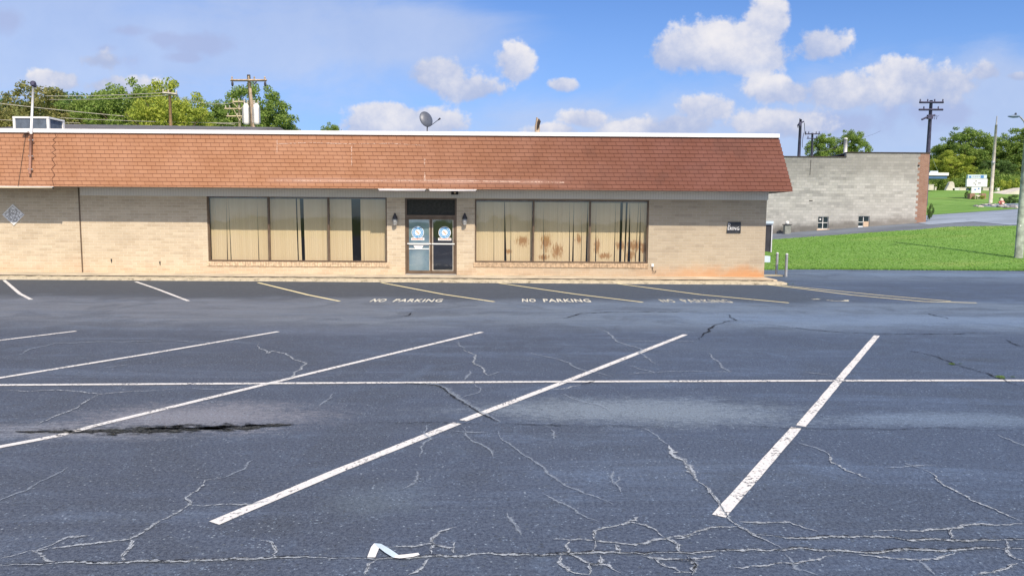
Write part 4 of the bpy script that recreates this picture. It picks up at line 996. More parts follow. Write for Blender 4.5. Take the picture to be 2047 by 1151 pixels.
bollard(1552, 506, 551, 'grey steel pipe bollard nearer the brick end wall'); bollard(1571, 508, 553, 'grey steel pipe bollard farther from the brick end wall, on asphalt')
g0 = G(1552, 552); mb = MB(); mb.box(g0.x-0.9, g0.x+0.25, g0.y-0.15, g0.y+0.25, 0.0, 0.05); tag(mb.build('concrete_pad', M['kerb'], None, bevel=0.01), 'low broken concrete pad around the inner bollard', 'pad')

# ------------------------------------------------------------------ roof things
# leaning mast with camera at the left
t = thing('camera_mast', 'white and brown mast leaning on the mansard roof with dark camera on top', 'mast', tuple(P(60, 346, YE+0.02)))
yb_ = YE-0.02
p0 = P(59.5, 348, yb_); p1 = P(62, 268, yb_+0.38-0.12); p2 = P(66.5, 172, yb_+0.45)
mb = MB(); mb.tube([p0,p1], 0.042); mb.build('lower_tube', plain('mast_brown', (0.30,0.16,0.12), 0.6), t, smooth=True)
mb = MB(); mb.tube([p1,p2], 0.040); mb.build('upper_tube', M['white_metal'], t, smooth=True)
mb = MB(); mb.lathe(p2, [(0.05,-0.02),(0.09,0.04),(0.10,0.10),(0.07,0.16),(0.02,0.18)], 12); mb.obox(p2+Vector((0.06,-0.05,0.02)), 0.10, 0.16, 0.10, Matrix.Rotation(R(-25),3,'X')); mb.build('camera_head', M['pole_dark'], t, smooth=False)
for f_ in (0.12, 0.45, 0.85):
    q_ = p0.lerp(p1, f_); mb = MB(); mb.obox(q_+Vector((0,0.03,0)), 0.16, 0.05, 0.04); mb.build('clamp', M['grey_metal'], t)
c = P(50, 263, yb_+0.30); mb = MB(); mb.obox(c, 0.20, 0.12, 0.09); mb.build('junction_box', M['white_metal'], t, bevel=0.01)
mb = MB(); mb.tube([c, P(62, 262, yb_+0.30)], 0.02); mb.build('side_arm', M['white_metal'], t)
pts = [P(52+(36-52)*i/8, 266+(373-266)*i/8, YE-0.02+0.40*(1-i/8)) for i in range(9)]
mb = MB(); mb.tube(pts, 0.009, 5); mb.build('cable', M['bronze_dark'], t)
# rooftop unit
ya = YE+ST+1.6; a = P(25, 234, ya); b = P(97, 234, ya); zb_ = z0c-0.02
t = thing('rooftop_unit', 'boxy white framed air conditioning unit with dark louvres on the roof', 'AC unit', ((a.x+b.x)/2, ya, zb_))
dpt = 0.95
mb = MB(); mb.box(a.x+0.05, b.x-0.05, ya+0.03, ya+dpt, zb_, a.z-0.04); mb.build('louvre_panel', M['ac_panel'], t)
mb = MB()
for X in (a.x, b.x-0.09):
    mb.box(X, X+0.09, ya, ya+0.08, zb_, a.z)
mb.box(b.x-0.08, b.x, ya+dpt-0.05, ya+dpt+0.05, zb_, a.z)
mb.box(a.x, b.x, ya-0.01, ya+0.08, a.z-0.05, a.z+0.02); mb.box(b.x-0.05, b.x+0.01, ya, ya+dpt+0.05, a.z-0.05, a.z+0.02); mb.box(a.x, b.x-0.05, ya+0.08, ya+dpt+0.05, a.z-0.03, a.z+0.01)
mb.build('frame', M['white_metal'], t)
# satellite dish
yd = YE+ST+0.9; c = P(852, 238.5, yd)
t = thing('satellite_dish', 'dark grey oval satellite dish on the roof edge facing right', 'satellite dish', (P(854,262,yd).x, yd, z1c-0.02))
Md = Matrix.Rotation(R(38),3,'Z') @ Matrix.Rotation(R(72),3,'X') 
mb = MB(); mb.lathe(c, [(0.02,0.075),(0.12,0.066),(0.20,0.045),(0.255,0.015),(0.275,0.0),(0.278,-0.012),(0.25,0.0),(0.19,0.028),(0.1,0.05),(0.01,0.06)], 28, Md @ Matrix.Scale(1.12,3,Vector((0,1,0)))); mb.build('reflector', M['dish'], t, smooth=True)
mb = MB(); b0 = P(854, 263, yd); mb.tube([Vector((b0.x,yd,z1c-0.05)), P(854,256,yd), P(855,250,yd+0.02)], 0.022); mb.build('mast', M['dark_metal'], t, smooth=True)
f0 = P(861, 251.5, yd-0.1); f1 = P(878, 238.5, yd-0.35)
mb = MB(); mb.tube([f0,f1], 0.013); mb.build('feed_arm', M['dish'], t)
mb = MB(); mb.tube([f1+(f0-f1)*0.12, f1+(f1-f0)*0.10], [0.022,0.034], 10); mb.build('receiver', M['dark_metal'], t)
# weathered stub post
yp = YW+9; t = thing('pole_stump', 'short splintered wooden pole top rising behind the roof centre', 'pole', (P(1075,265,yp).x, yp, z0c))
mb = MB(); mb.tube([P(1074,268,yp),P(1074,252,yp),P(1075,243,yp),P(1073,235,yp)], [0.13,0.12,0.10,0.03], 8); mb.build('shaft', M['pole_wood'], t)
mb = MB(); mb.tube([P(1075,257,yp-0.15),P(1078,243,yp-0.15),P(1077,238,yp-0.15)], [0.05,0.09,0.03], 6); mb.build('bracket', M['bronze_dark'], t)

# ------------------------------------------------------------------ grey block building
YG = 54.0
gz = lambda py, px: P(px, py, YG).z
xa = 11.0; xb = P(1836, 380, YG).x; xc = P(1854.5, 380, YG).x; xs2 = P(1692, 310, YG).x
t = thing('block_building', 'grey concrete block building with red brick corner beyond the lawn', 'building', ((xa+xc)/2, YG, 1.5))
zl = gz(314.5, 1640); zr_ = gz(307, 1780)
mb = MB()
winp = [(1635.5, 1656.5, 433, 457.5), (1716, 1738, 432, 456)]
wins = [(P(a_,440,YG).x, P(b_,440,YG).x, gz(d_,a_), gz(c_,a_)) for a_, b_, c_, d_ in winp]
xsq = [xa, wins[0][0], wins[0][1], xs2, wins[1][0], wins[1][1], xb]
for a_, b_ in zip(xsq, xsq[1:]):
    top = zl if b_ <= xs2+0.01 else zr_
    ww = [w_ for w_ in wins if abs(w_[0]-a_) < 0.01]
    if ww: mb.box(a_, b_, YG, YG+0.3, -0.5, ww[0][2]); mb.box(a_, b_, YG, YG+0.3, ww[0][3], top)
    else: mb.box(a_, b_, YG, YG+0.3, -0.5, top)
mb.box(xa, xa+0.3, YG+0.3, YG+18, -0.5, zl); mb.box(xa, xc, YG+18, YG+18.3, -0.5, zl)
mb.build('wall', M['block'], t)
mb = MB()
k = 0; z_ = 1.0
mb.box(xb+0.12, xc, YG-0.003, YG+0.32, -0.5, zr_+0.02)
while z_ < zr_-0.1:
    zz = min(z_+0.2, zr_)
    mb.box(xb-(0.14 if k%2 else -0.02), xb+0.12, YG-0.003, YG+0.32, z_, zz); z_ += 0.2; k += 1
mb.box(xb-0.1, xb+0.12, YG+0.003, YG+0.3, -0.5, zr_)
mb.box(xc-0.3, xc, YG+0.32, YG+18, -0.5, zr_); mb.build('brick_corner', M['red_brick'], t)
mb = MB(); mb.box(xa, xs2, YG-0.05, YG+0.4, zl, zl+0.07); mb.box(xs2, xc+0.03, YG-0.05, YG+0.4, zr_+0.021, zr_+0.09); mb.box(xa, xs2, YG+0.4, YG+18, zl-0.05, zl+0.03); mb.box(xs2, xc, YG+0.4, YG+18, zr_-0.05, zr_+0.03)
mb.build('roof_edge', M['bronze_dark'], t)
for i, (a_, b_, z0_, z1_) in enumerate(wins):
    mb = MB(); frame_bars(mb, a_, b_, z0_, z1_, YG+0.08, YG+0.16, 0.035)
    xm_ = (a_+b_)/2; zm_ = (z0_+z1_)/2
    mb.box(xm_-0.02, xm_+0.02, YG+0.09, YG+0.15, z0_+0.035, z1_-0.035); mb.box(a_+0.035, xm_-0.02, YG+0.09, YG+0.15, zm_-0.02, zm_+0.02); mb.box(xm_+0.02, b_-0.035, YG+0.09, YG+0.15, zm_-0.02, zm_+0.02)
    f = mb.build('window', M['white_metal'], t)
    mb = MB(); mb.box(a_+0.03, b_-0.03, YG+0.121, YG+0.127, z0_+0.03, z1_-0.03); mb.build('pane', M['dark_glass'], f)
    if i == 0:
        mb = MB(); mb.lathe((a_+0.2,YG+0.115,z1_-0.2), [(0.07,0),(0.06,0.01)], 12, Matrix.Rotation(R(90),3,'X')); mb.build('white_disc', M['sign_white'], f)
    else:
        mb = MB(); mb.box(xm_+0.0, b_-0.02, YG+0.05, YG+0.078, z0_, zm_+0.05); mb.build('plywood_patch', M['plywood'], f)
        mb = MB(); mb.box(a_, xm_-0.03, YG+0.05, YG+0.07, z0_, z0_+0.16); mb.build('board_scrap', M['sign_white'], f)
    mb = MB(); mb.box(a_-0.08, b_+0.08, YG-0.03, YG+0.075, z0_-0.12, z0_-0.002); mb.build('sill', M['plywood'] if i == 0 else M['stone'], f)
mb = MB(); c = P(1836, 331, YG); mb.lathe((c.x, YG-0.001, c.z), [(0.07,0),(0.07,0.04),(0.04,0.05)], 10, Matrix.Rotation(R(90),3,'X')); mb.build('vent_hole', M['black'], t)
mb = MB()
a_ = P(1621,320,YG); mb.tube([(a_.x,YG-0.02,a_.z),(a_.x-0.03,YG-0.02,P(1620,350,YG).z)], 0.012, 5); mb.build('wall_rod', M['bronze_dark'], t); mb = MB(); mb.tube([(P(1621,401,YG).x-0.12,YG-0.02,P(1621,401,YG).z),(P(1621,401,YG).x+0.12,YG-0.02,P(1621,401,YG).z)], 0.03, 5); mb.build('hook', M['bronze_dark'], t)
yv = YG+2.0; t2 = thing('vent_pipe', 'white vent pipe standing on the block building roof', 'pipe', (P(1690,307,yv).x, yv, zl))
mb = MB(); a_ = P(1690,309,yv); b_ = P(1690.5,278,yv); mb.tube([(a_.x,yv,zl-0.1),b_], 0.13, 10); mb.build('pipe', M['white_metal'], t2, smooth=True)
mb = MB(); mb.lathe(b_, [(0.15,-0.02),(0.15,0.05),(0.05,0.09)], 10); mb.build('cap', M['white_metal'], t2)
g = T(1573, 471); g.y = YG-0.7; g.z = TZ(g.x, g.y); gx_ = P(1573,460,g.y).x
t2 = thing('condenser_cabinet', 'small grey utility cabinet against the block building wall', 'cabinet', (gx_, g.y, g.z))
zc = P(1573, 450, g.y).z
mb = MB(); mb.box(gx_-0.22, gx_+0.22, g.y-0.2, g.y+0.2, g.z, zc); mb.build('body', plain('cabinet_green', (0.24,0.26,0.24), 0.7), t2, bevel=0.02)
mb = MB(); mb.box(gx_-0.28, gx_+0.28, g.y-0.25, g.y+0.25, zc, zc+0.05); mb.build('lid', M['dark_metal'], t2)
mb = MB(); mb.lathe((gx_,g.y,zc+0.05), [(0.13,0),(0.14,0.12),(0.12,0.22),(0.03,0.25)], 12); mb.build('globe', M['white_metal'], t2, smooth=True)

# ------------------------------------------------------------------ poles and wires
def base_at(px, Y): 
    x = P(px, 430, Y).x; return Vector((x, Y, TZ(x, Y)))
def pole(name, label, pb, pt, Y, rad, mat, cat='utility pole'):
    b0 = P(*pb, Y); tp = P(*pt, Y); d = (tp-b0).normalized(); gz_ = TZ(b0.x, Y)
    k = (gz_-b0.z)/d.z if abs(d.z) > 1e-4 else 0; base = b0+d*k
    t = thing(name, label, cat, tuple(base)); mb = MB(); mb.tube([base, (base+tp)/2, tp], [rad*1.35, rad*1.15, rad*0.85], 10); mb.build('shaft', mat, t, smooth=True)
    return t, tp
def crossarm(t, x0, x1, y0, Y, mat, th=0.11, ins=(0.03,0.97), im=None, tilt=0.0, down=False, nm='crossarm'):
    a_ = P(x0, y0, Y-0.2); b_ = P(x1, y0+tilt, Y-0.2); mb = MB(); mb.tube([a_, b_], th/2*1.2, 4); arm = mb.build(nm, mat, t)
    for f_ in ins:
        c_ = a_.lerp(b_, f_); mb = MB(); s_ = -1 if down else 1
        mb.lathe(c_, [(0.03,0.05*s_),(0.075,0.10*s_),(0.05,0.18*s_),(0.075,0.22*s_),(0.03,0.33*s_)], 8); mb.build('insulator', im or M['pole_pale'], arm)
    return a_, b_
# pole with transformers
Y1 = 62.0
t, tp = pole('utility_pole', 'tall brown utility pole with three white transformers behind the roof', (505,255), (497,150), Y1, 0.16, M['pole_wood'])
crossarm(t, 461, 533, 161, Y1, M['pole_wood'], 0.16, (0.04,0.5,0.66,0.95), M['pole_wood'])
for X in (464.5, 530): 
    mb = MB(); mb.lathe(P(X,163,Y1-0.2), [(0.03,0),(0.10,-0.12),(0.10,-0.3),(0.04,-0.42)], 8); mb.build('hanging_insulator', M['dark_metal'], t)
mb = MB(); mb.tube([P(507,169,Y1-0.25),P(513,164,Y1-0.25)], 0.05, 6); mb.build('brace', M['pole_dark'], t)
mb = MB(); mb.tube([P(508,262,Y1-0.35),P(500,177,Y1-0.35)], [0.16,0.12], 8); mb.build('second_shaft', M['pole_wood'], t)
for X, yy in ((493,0), (513.5,-0.1), (504.5,0.75)):
    c_ = P(X, 250, Y1-0.3+yy); zt_ = P(X, 207, Y1-0.3+yy).z; h_ = zt_-c_.z
    mb = MB(); mb.lathe((c_.x,c_.y,c_.z), [(0.10,-0.02),(0.23,0.04),(0.25,0.2),(0.25,h_-0.35),(0.21,h_-0.15),(0.10,h_)], 14); tr = mb.build('transformer', M['white_metal'], t, smooth=True)
    mb = MB()
    for s_ in (-0.14,0.14): mb.lathe((c_.x+s_,c_.y,c_.z+h_-0.08), [(0.04,0),(0.07,0.1),(0.04,0.2),(0.06,0.26),(0.02,0.34)], 8)
    mb.build('bushing', M['pole_pale'], tr)
    for s_ in (-1,1):
        mb = MB(); mb.box(c_.x+s_*0.27-0.015, c_.x+s_*0.27+0.015, c_.y-0.2, c_.y+0.1, c_.z+0.15, c_.z+h_-0.35); mb.build('cooling_fin', M['grey_metal'], tr)
Y2 = 74.0
t, tp = pole('utility_pole', 'pale yellow utility pole with three crossarms left of the transformer pole', (479,255), (478.5,203), Y2, 0.15, M['pole_yellow'])
crossarm(t, 465, 490, 204, Y2, M['pole_yellow'], 0.14, (0.05,0.5,0.95)); crossarm(t, 449, 490, 218, Y2, M['pole_yellow'], 0.14, (0.05,0.25,0.7,0.95)); crossarm(t, 452, 489, 233, Y2, M['pole_yellow'], 0.14, (0.1,0.6,0.95))
mb = MB()
for s_ in (1,-1): mb.tube([P(479+s_*12,219,Y2-0.3),P(479,241,Y2-0.3)], 0.03, 5); mb.tube([P(479+s_*14,205,Y2-0.3),P(479,220,Y2-0.3)], 0.03, 5)
mb.build('brace', M['pole_yellow'], t)
Y3 = 64.0
t, tp = pole('utility_pole', 'slim orange brown utility pole among the trees at left', (341.5,252), (339,181), Y3, 0.14, plain('pole_orange', (0.48,0.30,0.17), 0.9))
crossarm(t, 325, 354, 186, Y3, M['pole_pale'], 0.18, (0.04,0.4,0.96), tilt=3)
Y4 = 78.0
t, tp = pole('utility_pole', 'dark utility pole with cluttered top above the block building left part', (1597,312), (1600.5,239), Y4, 0.15, M['pole_dark'])
mb = MB(); mb.tube([P(1595,250,Y4-0.2),P(1601,246,Y4-0.2),P(1607,243,Y4-0.2)], 0.08, 6); mb.lathe(P(1599,250,Y4-0.3), [(0.1,-0.2),(0.16,-0.1),(0.16,0.2),(0.08,0.3)], 8); mb.tube([P(1599,237,Y4),P(1599,246,Y4)], 0.05, 6); mb.build('bracket', M['pole_dark'], t)
mb = MB(); pts = [P(1594,250,Y4),P(1595.5,256,Y4)]; mb.tube(pts, 0.04, 5); pts = [P(1607,266,Y4),P(1605,275,Y4),P(1604,285,Y4),P(1604,295,Y4)]; mb.tube(pts, 0.03, 5); mb.build('drop_cable', M['pole_dark'], t)
Y5 = 98.0
t, tp = pole('utility_pole', 'distant thin utility pole beside the twin trees', (1623,312), (1624,266), Y5, 0.15, M['pole_dark'])
crossarm(t, 1609, 1639, 268, Y5, M['pole_dark'], 0.12, (0.05,0.25,0.75,0.95), M['pole_dark']); crossarm(t, 1613, 1634, 277, Y5, M['pole_dark'], 0.10, (0.1,0.9), M['pole_dark'])
Y6 = 73.0
t, tp = pole('utility_pole', 'tall dark utility pole with two crossarms behind the brick corner', (1855,308), (1861.5,201), Y6, 0.17, M['pole_dark'])
crossarm(t, 1838, 1886, 205, Y6, M['pole_dark'], 0.17, (0.03,0.34,0.63,0.97), M['pole_dark']); crossarm(t, 1837, 1885, 219.5, Y6, M['pole_dark'], 0.17, (0.2,0.8), M['pole_dark'])
mb = MB(); mb.tube([P(1842.5,239.5,Y6-0.3),P(1852,235,Y6-0.3),P(1860,232,Y6-0.3),P(1869,230.5,Y6-0.3)], 0.10, 6); mb.obox(P(1859,234,Y6-0.3), 0.5, 0.3, 0.4); mb.build('switch_arm', M['pole_dark'], t)
mb = MB()
for o_ in (0, 4): mb.tube([P(1868+o_,239,Y6-0.2),P(1869+o_,233,Y6-0.2),P(1873+o_,231,Y6-0.2)], 0.025, 5)
mb.build('loop_cable', M['pole_dark'], t)
for yy in (272, 279):
    mb = MB(); mb.tube([P(1853,yy,Y6),P(1861,yy,Y6)], 0.03, 5); mb.build('step_peg', M['pole_dark'], t)
g = T(1980, 406)
t, tp = pole('wooden_pole', 'bare pale wooden pole leaning beside the road', (1980,405), (1991.5,250), g.y, 0.135, M['pole_pale'], 'pole')
mb = MB(); mb.tube([tp, tp+(Vector((0.02,0,0.9)))], [0.08,0.05], 8); mb.build('top_rod', M['grey_metal'], t)
mb = MB(); mb.lathe(P(1985.5,325,g.y-0.2), [(0.15,-0.12),(0.18,0),(0.15,0.12)], 8); mb.build('collar', M['grey_metal'], t)
# street lamp on mossy pole
g = T(2036, 516)
t = thing('street_lamp', 'cobra head street lamp on a weathered mossy pole at the right edge', 'street lamp', tuple(g))
ztp = P(2045, 215, g.y).z
mb = MB(); mb.tube([g, g+Vector((0.0,0,4)), Vector((g.x+0.02,g.y,ztp+0.6))], [0.20,0.165,0.13], 14); mb.build('pole', M['pole_moss'], t, smooth=True)
c_ = P(2030, 233, g.y-0.1); ax = g.x
mb = MB(); mb.tube([Vector((ax,g.y,P(2046,262,g.y).z)), P(2047,243,g.y-0.05), P(2040,234.5,g.y-0.1), P(2033,232,g.y-0.1)], 0.035, 8); mb.build('arm', M['grey_metal'], t, smooth=True)
mb = MB(); mb.lathe(c_, [(0.02,-0.40),(0.08,-0.30),(0.13,-0.1),(0.11,0.10),(0.05,0.20)], 12, Matrix.Rotation(R(90),3,'Y') @ Matrix.Scale(0.6,3,Vector((1,0,0)))); mb.build('lamp_head', plain('lamp_blue', (0.13,0.20,0.30), 0.5), t, smooth=True)
mb = MB(); mb.lathe(c_+Vector((0.0,0,0.06)), [(0.05,0),(0.05,0.10),(0.03,0.12)], 8); mb.build('photocell', M['dish'], t)
mb = MB(); q_ = P(2040, 451, g.y-0.2); mb.obox(q_, 0.06, 0.02, 0.06); mb.build('tag_plate', M['white_metal'], t)
# wires
def wire(a_, b_, sag, r_, label, mat='pole_pale'):
    pts = []
    for i in range(17):
        f_ = i/16; p_ = a_.lerp(b_, f_); p_.z -= sag*4*f_*(1-f_); pts.append(p_)
    mb = MB(); mb.tube(pts, r_, 5); o = mb.build('power_line', M[mat]); tag(o, label, 'power line', 'power lines strung behind the roof')
wp = lambda x, y, Y: P(x, y, Y)
wire(wp(-60,186,78), wp(325,186,64), 0.3, 0.030, 'topmost pale power line running left from the slim orange pole')
wire(wp(-60,191,78), wp(353,189,64), 0.45, 0.022, 'thin pale power line just under the topmost one at left')
wire(wp(-60,200,68), wp(470,249,74), 0.2, 0.030, 'pale power line sloping down across the left trees')
wire(wp(120,236,60), wp(480,246,74), 0.1, 0.022, 'low pale power line just above the roof edge')
wire(wp(340,188,64), wp(465,206,74), 0.4, 0.022, 'power line between the orange pole and the pale yellow pole')
wire(wp(-60,236,58), wp(160,246,62), 0.05, 0.020, 'low power line behind the rooftop unit')
wire(P(1639,268,97.8), P(1760,262,150), 1.0, 0.02, 'thin dark power line right of the distant pole', 'pole_dark')
wire(P(1608,246,78), P(1611,268,97.8), 0.5, 0.03, 'short dark power line between the two poles over the block building', 'pole_dark')
wire(P(1857,290,73), P(1876,343,90), 0.3, 0.035, 'pale guy wire slanting from the dark pole to the canopy', 'pole_pale')
wire(P(1625,300,90), P(1690,282,56.2), 0.4, 0.022, 'pale service wire rising to the white vent pipe', 'pole_pale')

# ------------------------------------------------------------------ sign, hydrant, monuments, canopy
Yg = T(1953, 398).y
t = thing('message_sign', 'white and pale blue message sign on brick planter base across the road', 'sign', (P(1953,395,Yg).x, Yg, TZ(P(1953,395,Yg).x, Yg)))
zg = t.location.z
def pb(x0, x1, y0, y1, d0, d1, mat, nm, Yq=None):
    a_ = P(x0, y0, Yg); b_ = P(x1, y1, Yg); m_ = MB(); m_.box(a_.x, b_.x, Yg+d0, Yg+d1, b_.z, a_.z); return m_.build(nm, mat, t)
pb(1932.5, 1972, 357.5, 373.5, -0.1, 0.15, M['sign_white'], 'message_board'); pb(1934, 1971, 349.5, 357, -0.12, 0.15, M['sign_pale'], 'header')
pb(1959, 1965, 351, 356, -0.14, -0.125, M['sign_blue'], 'emblem'); pb(1936, 1940, 352, 355.5, -0.14, -0.125, M['sign_blue'], 'emblem')
m_ = MB(); r2 = random.Random(8)
for X in (1943,1947,1951,1955): 
    a_ = P(X,353,Yg); m_.box(a_.x, a_.x+0.13, Yg-0.135, Yg-0.125, a_.z-0.06, a_.z+0.06)
m_.build('header_mark', M['grey_metal'], t)
m_ = MB()
for X, Y_ in ((1946,366),(1949,369),(1955,366),(1958,366),(1950,362)):
    a_ = P(X,Y_,Yg); m_.box(a_.x-0.06, a_.x+0.08, Yg-0.115, Yg-0.105, a_.z-0.09, a_.z+0.09)
m_.build('message_mark', M['grey_metal'], t)
pb(1942, 1960, 373.5, 386, -0.05, 0.1, M['sign_white'], 'lower_panel'); 
m_ = MB(); a_ = P(1947,379,Yg); b_ = P(1956,377,Yg); m_.obox(a_+Vector((0.1,-0.06,0)), 0.2, 0.01, 0.12); m_.obox(b_+Vector((0,-0.06,0)), 0.16, 0.01, 0.14); m_.build('lower_emblem', M['sign_blue'], t)
pb(1936, 1945, 387, 398.5, -0.3, 0.2, M['red_brick'], 'brick_pier'); pb(1959, 1967, 387, 398.5, -0.3, 0.2, M['red_brick'], 'brick_pier'); pb(1945.3, 1958.7, 390, 398.5, -0.25, 0.15, M['stone'], 'planter')
# hydrant
g = T(2001, 414); hx, hy, hz_ = g
t = thing('fire_hydrant', 'faded red fire hydrant at the far roadside', 'fire hydrant', tuple(g))
mb = MB(); mb.lathe(g, [(0.20,0),(0.20,0.05),(0.13,0.06),(0.13,0.48),(0.17,0.50),(0.17,0.55)], 14); mb.build('barrel', M['hydrant_red'], t)
mb = MB(); mb.lathe(g, [(0.16,0.55),(0.15,0.64),(0.09,0.73),(0.04,0.76),(0.04,0.83)], 14); mb.build('bonnet', M['hydrant_cap'], t)
for s_, r0 in ((-1,0.07),(1,0.07)):
    mb = MB(); mb.tube([(hx+s_*0.12,hy,hz_+0.40),(hx+s_*0.25,hy,hz_+0.40)], [r0,r0*1.15], 10); mb.build('nozzle', M['hydrant_red'], t)
mb = MB(); mb.tube([(hx,hy-0.12,hz_+0.34),(hx,hy-0.26,hz_+0.34)], [0.09,0.10], 10); mb.build('nozzle', M['hydrant_cap'], t)
Ym = 97.0
def stone(x0, x1, y0, y1, nm, label, cat, mat, arch=False, dep=0.5):
    a_ = P(x0, y0, Ym); b_ = P(x1, y1, Ym); zb2 = TZ(a_.x, Ym)-0.05; mb = MB(); zb2 = min(zb2, b_.z)
    if arch:
        k = 10; cx_ = (a_.x+b_.x)/2; rw = (b_.x-a_.x)/2; zs_ = a_.z-rw
        poly = [(a_.x-0.4,zb2),(b_.x+0.15,zb2)]+[(cx_+rw*math.cos(math.pi*i/k), zs_+rw*math.sin(math.pi*i/k)) for i in range(k+1)]
        mb.prism(poly, Ym, Ym+dep)
    else: mb.box(a_.x, b_.x, Ym, Ym+dep, zb2, a_.z); mb.box(a_.x-0.04, b_.x+0.04, Ym-0.04, Ym+dep+0.04, a_.z+0.001, a_.z+0.08)
    tag(mb.build(nm, mat, bevel=0.03), label, cat)
stone(1897.5, 1907, 363, 381, 'stone_monument', 'tall rounded pale stone monument on the far grass bank', 'monument', M['stone'], True)
stone(1856, 1866.5, 370, 379, 'stone_block', 'square pale stone block below the canopy', 'stone block', M['stone'])
stone(1869, 1872, 375, 380, 'stone_marker', 'smallest pale stone marker beside the square block', 'stone marker', M['stone'])
stone(1904.5, 1918, 376.5, 381, 'low_wall', 'low bluish grey stone wall on the far grass bank', 'low wall', M['pale_metal'])
stone(1918.5, 1931, 376, 381, 'low_wall', 'low cream stone wall just left of the message sign', 'low wall', M['stone'])
stone(1965, 1977, 376, 380.5, 'low_wall', 'low cream stone wall between the message sign and the bare pole', 'low wall', M['stone'])
stone(1994, 1998, 377, 386, 'white_post', 'short white post left of the yellow green bush', 'post', M['white_metal'])
# fuel canopy
Yc = 92.0; a_ = P(1840, 345, Yc); b_ = P(1896.5, 351, Yc)
t = thing('flat_canopy', 'flat white canopy with blue underside sticking out behind the brick corner', 'canopy', (a_.x, Yc, TZ(a_.x,Yc)))
mb = MB(); mb.box(a_.x, b_.x, Yc, Yc+0.15, b_.z, a_.z); mb.box(a_.x, b_.x, Yc+0.15, Yc+6, b_.z+0.08, a_.z); mb.build('fascia', M['white_metal'], t)
mb = MB(); mb.box(a_.x+0.02, b_.x-0.1, Yc+0.16, Yc+5.9, b_.z-0.38, b_.z+0.078); mb.build('underside', M['blue_canopy'], t)
mb = MB(); c_ = P(1855, 352, Yc+1); mb.box(c_.x-0.1, c_.x+0.12, Yc+1, Yc+1.22, TZ(c_.x,Yc+1)-0.1, b_.z-0.382); mb.build('post', M['white_metal'], t)
mb = MB(); c_ = P(1870, 342, Yc); mb.box(c_.x-0.45, c_.x+0.5, Yc+0.3, Yc+0.5, a_.z, a_.z+0.22); mb.build('canopy_light', M['sign_pale'], t)
# rocks
rr = random.Random(21)
for i in range(16):
    px = 1952+i*6.2+rr.uniform(-2,2); g = T(px, 409.5+max(0,(px-1985))*0.07+rr.uniform(0,5.5)); s_ = rr.uniform(0.10,0.30)
    mb = MB(); k = 7; prof = [(s_*0.7,-0.05),(s_,s_*0.25),(s_*0.75,s_*0.6),(s_*0.25,s_*0.75)]
    mb.lathe(g, prof, k, Matrix.Rotation(rr.uniform(0,3),3,'Z') @ Matrix.Scale(rr.uniform(1,1.7),3,Vector((1,0,0))))
    mb.v = [(x+rr.uniform(-.12,.12)*s_, y+rr.uniform(-.12,.12)*s_, z+rr.uniform(-.12,.12)*s_) for x,y,z in mb.v]
    o = mb.build('rock', M['stone'] if i%4 == 1 else M['rock']); tag(o, 'rock in the rough grey row along the far kerb near the hydrant', 'rock', 'rocks along the far kerb')

# ------------------------------------------------------------------ vegetation
def crown_mesh(name, seed, mat, H=10.0, Rr=4.0, clumps=190, per=150, leaf=0.27, zlo=0.0, flat=1.0):
    g = np.random.default_rng(seed)
    cs = []
    tries = 0
    while len(cs) < clumps and tries < 20000:
        tries += 1
        u3 = g.normal(size=3); u3 /= np.linalg.norm(u3); rr_ = g.random()**0.40
        p = u3*rr_*np.array([Rr, Rr, H/2]); p[:2] *= (1.28 if p[2] > 0 else 1.1); p[2] += H/2
        if p[2] < 0.04*H: continue
        cs.append(p)
    cs = np.array(cs); rad = g.uniform(0.55, 1.25, len(cs))*Rr/4.6
    V = []; 
    for c_, r_ in zip(cs, rad):
        n_ = int(per*(r_*4.6/Rr)**2)
        d = g.normal(size=(n_,3)); d /= np.linalg.norm(d, axis=1)[:,None]
        p = c_ + d*(r_*g.random((n_,1))**0.35)*np.array([1,1,0.75])
        nr = d*0.8+g.normal(size=(n_,3))*0.6+np.array([0,0,0.35]); nr /= np.linalg.norm(nr, axis=1)[:,None]
        a_ = np.cross(nr, g.normal(size=(n_,3))); a_ /= np.linalg.norm(a_, axis=1)[:,None]; b_ = np.cross(nr, a_)
        s_ = leaf*g.uniform(0.6,1.3,(n_,1))
        V.append(np.stack([p-a_*s_*0.5, p+b_*s_*0.34, p+a_*s_*0.5, p-b_*s_*0.34], axis=1))
    V = np.concatenate(V).reshape(-1,3); nf = len(V)//4
    me = bpy.data.meshes.new(name); me.vertices.add(len(V)); me.vertices.foreach_set('co', V.astype(np.float32).ravel())
    me.loops.add(nf*4); me.loops.foreach_set('vertex_index', np.arange(nf*4, dtype=np.int32))
    me.polygons.add(nf); me.polygons.foreach_set('loop_start', np.arange(0, nf*4, 4, dtype=np.int32)); me.polygons.foreach_set('loop_total', np.full(nf, 4, dtype=np.int32))
    me.update(); me.validate(); me.materials.append(mat)
    return me, cs
def trunk_mesh(name, H, cs, seed, r0=0.28, top=None):
    mb = MB(); g = random.Random(seed); ht = H
    mb.tube([(0,0,-0.3),(0.1,0,ht*0.35),(0.0,0.1,ht*0.62),(0.1,0.1,ht*0.86)], [r0,r0*0.75,r0*0.5,r0*0.15], 9)
    for c_ in g.sample(list(cs), min(16, len(cs))):
        z0_ = max(ht*0.22, c_[2]*0.6); mb.tube([(0.05,0.05,z0_), (c_[0]*0.5,c_[1]*0.5,(z0_+c_[2])/2+0.2), tuple(c_)], [r0*0.35,r0*0.2,0.03], 6)
    me = bpy.data.meshes.new(name); me.from_pydata(mb.v, [], mb.f); me.materials.append(M['bark']); me.update(); return me
protos = {}
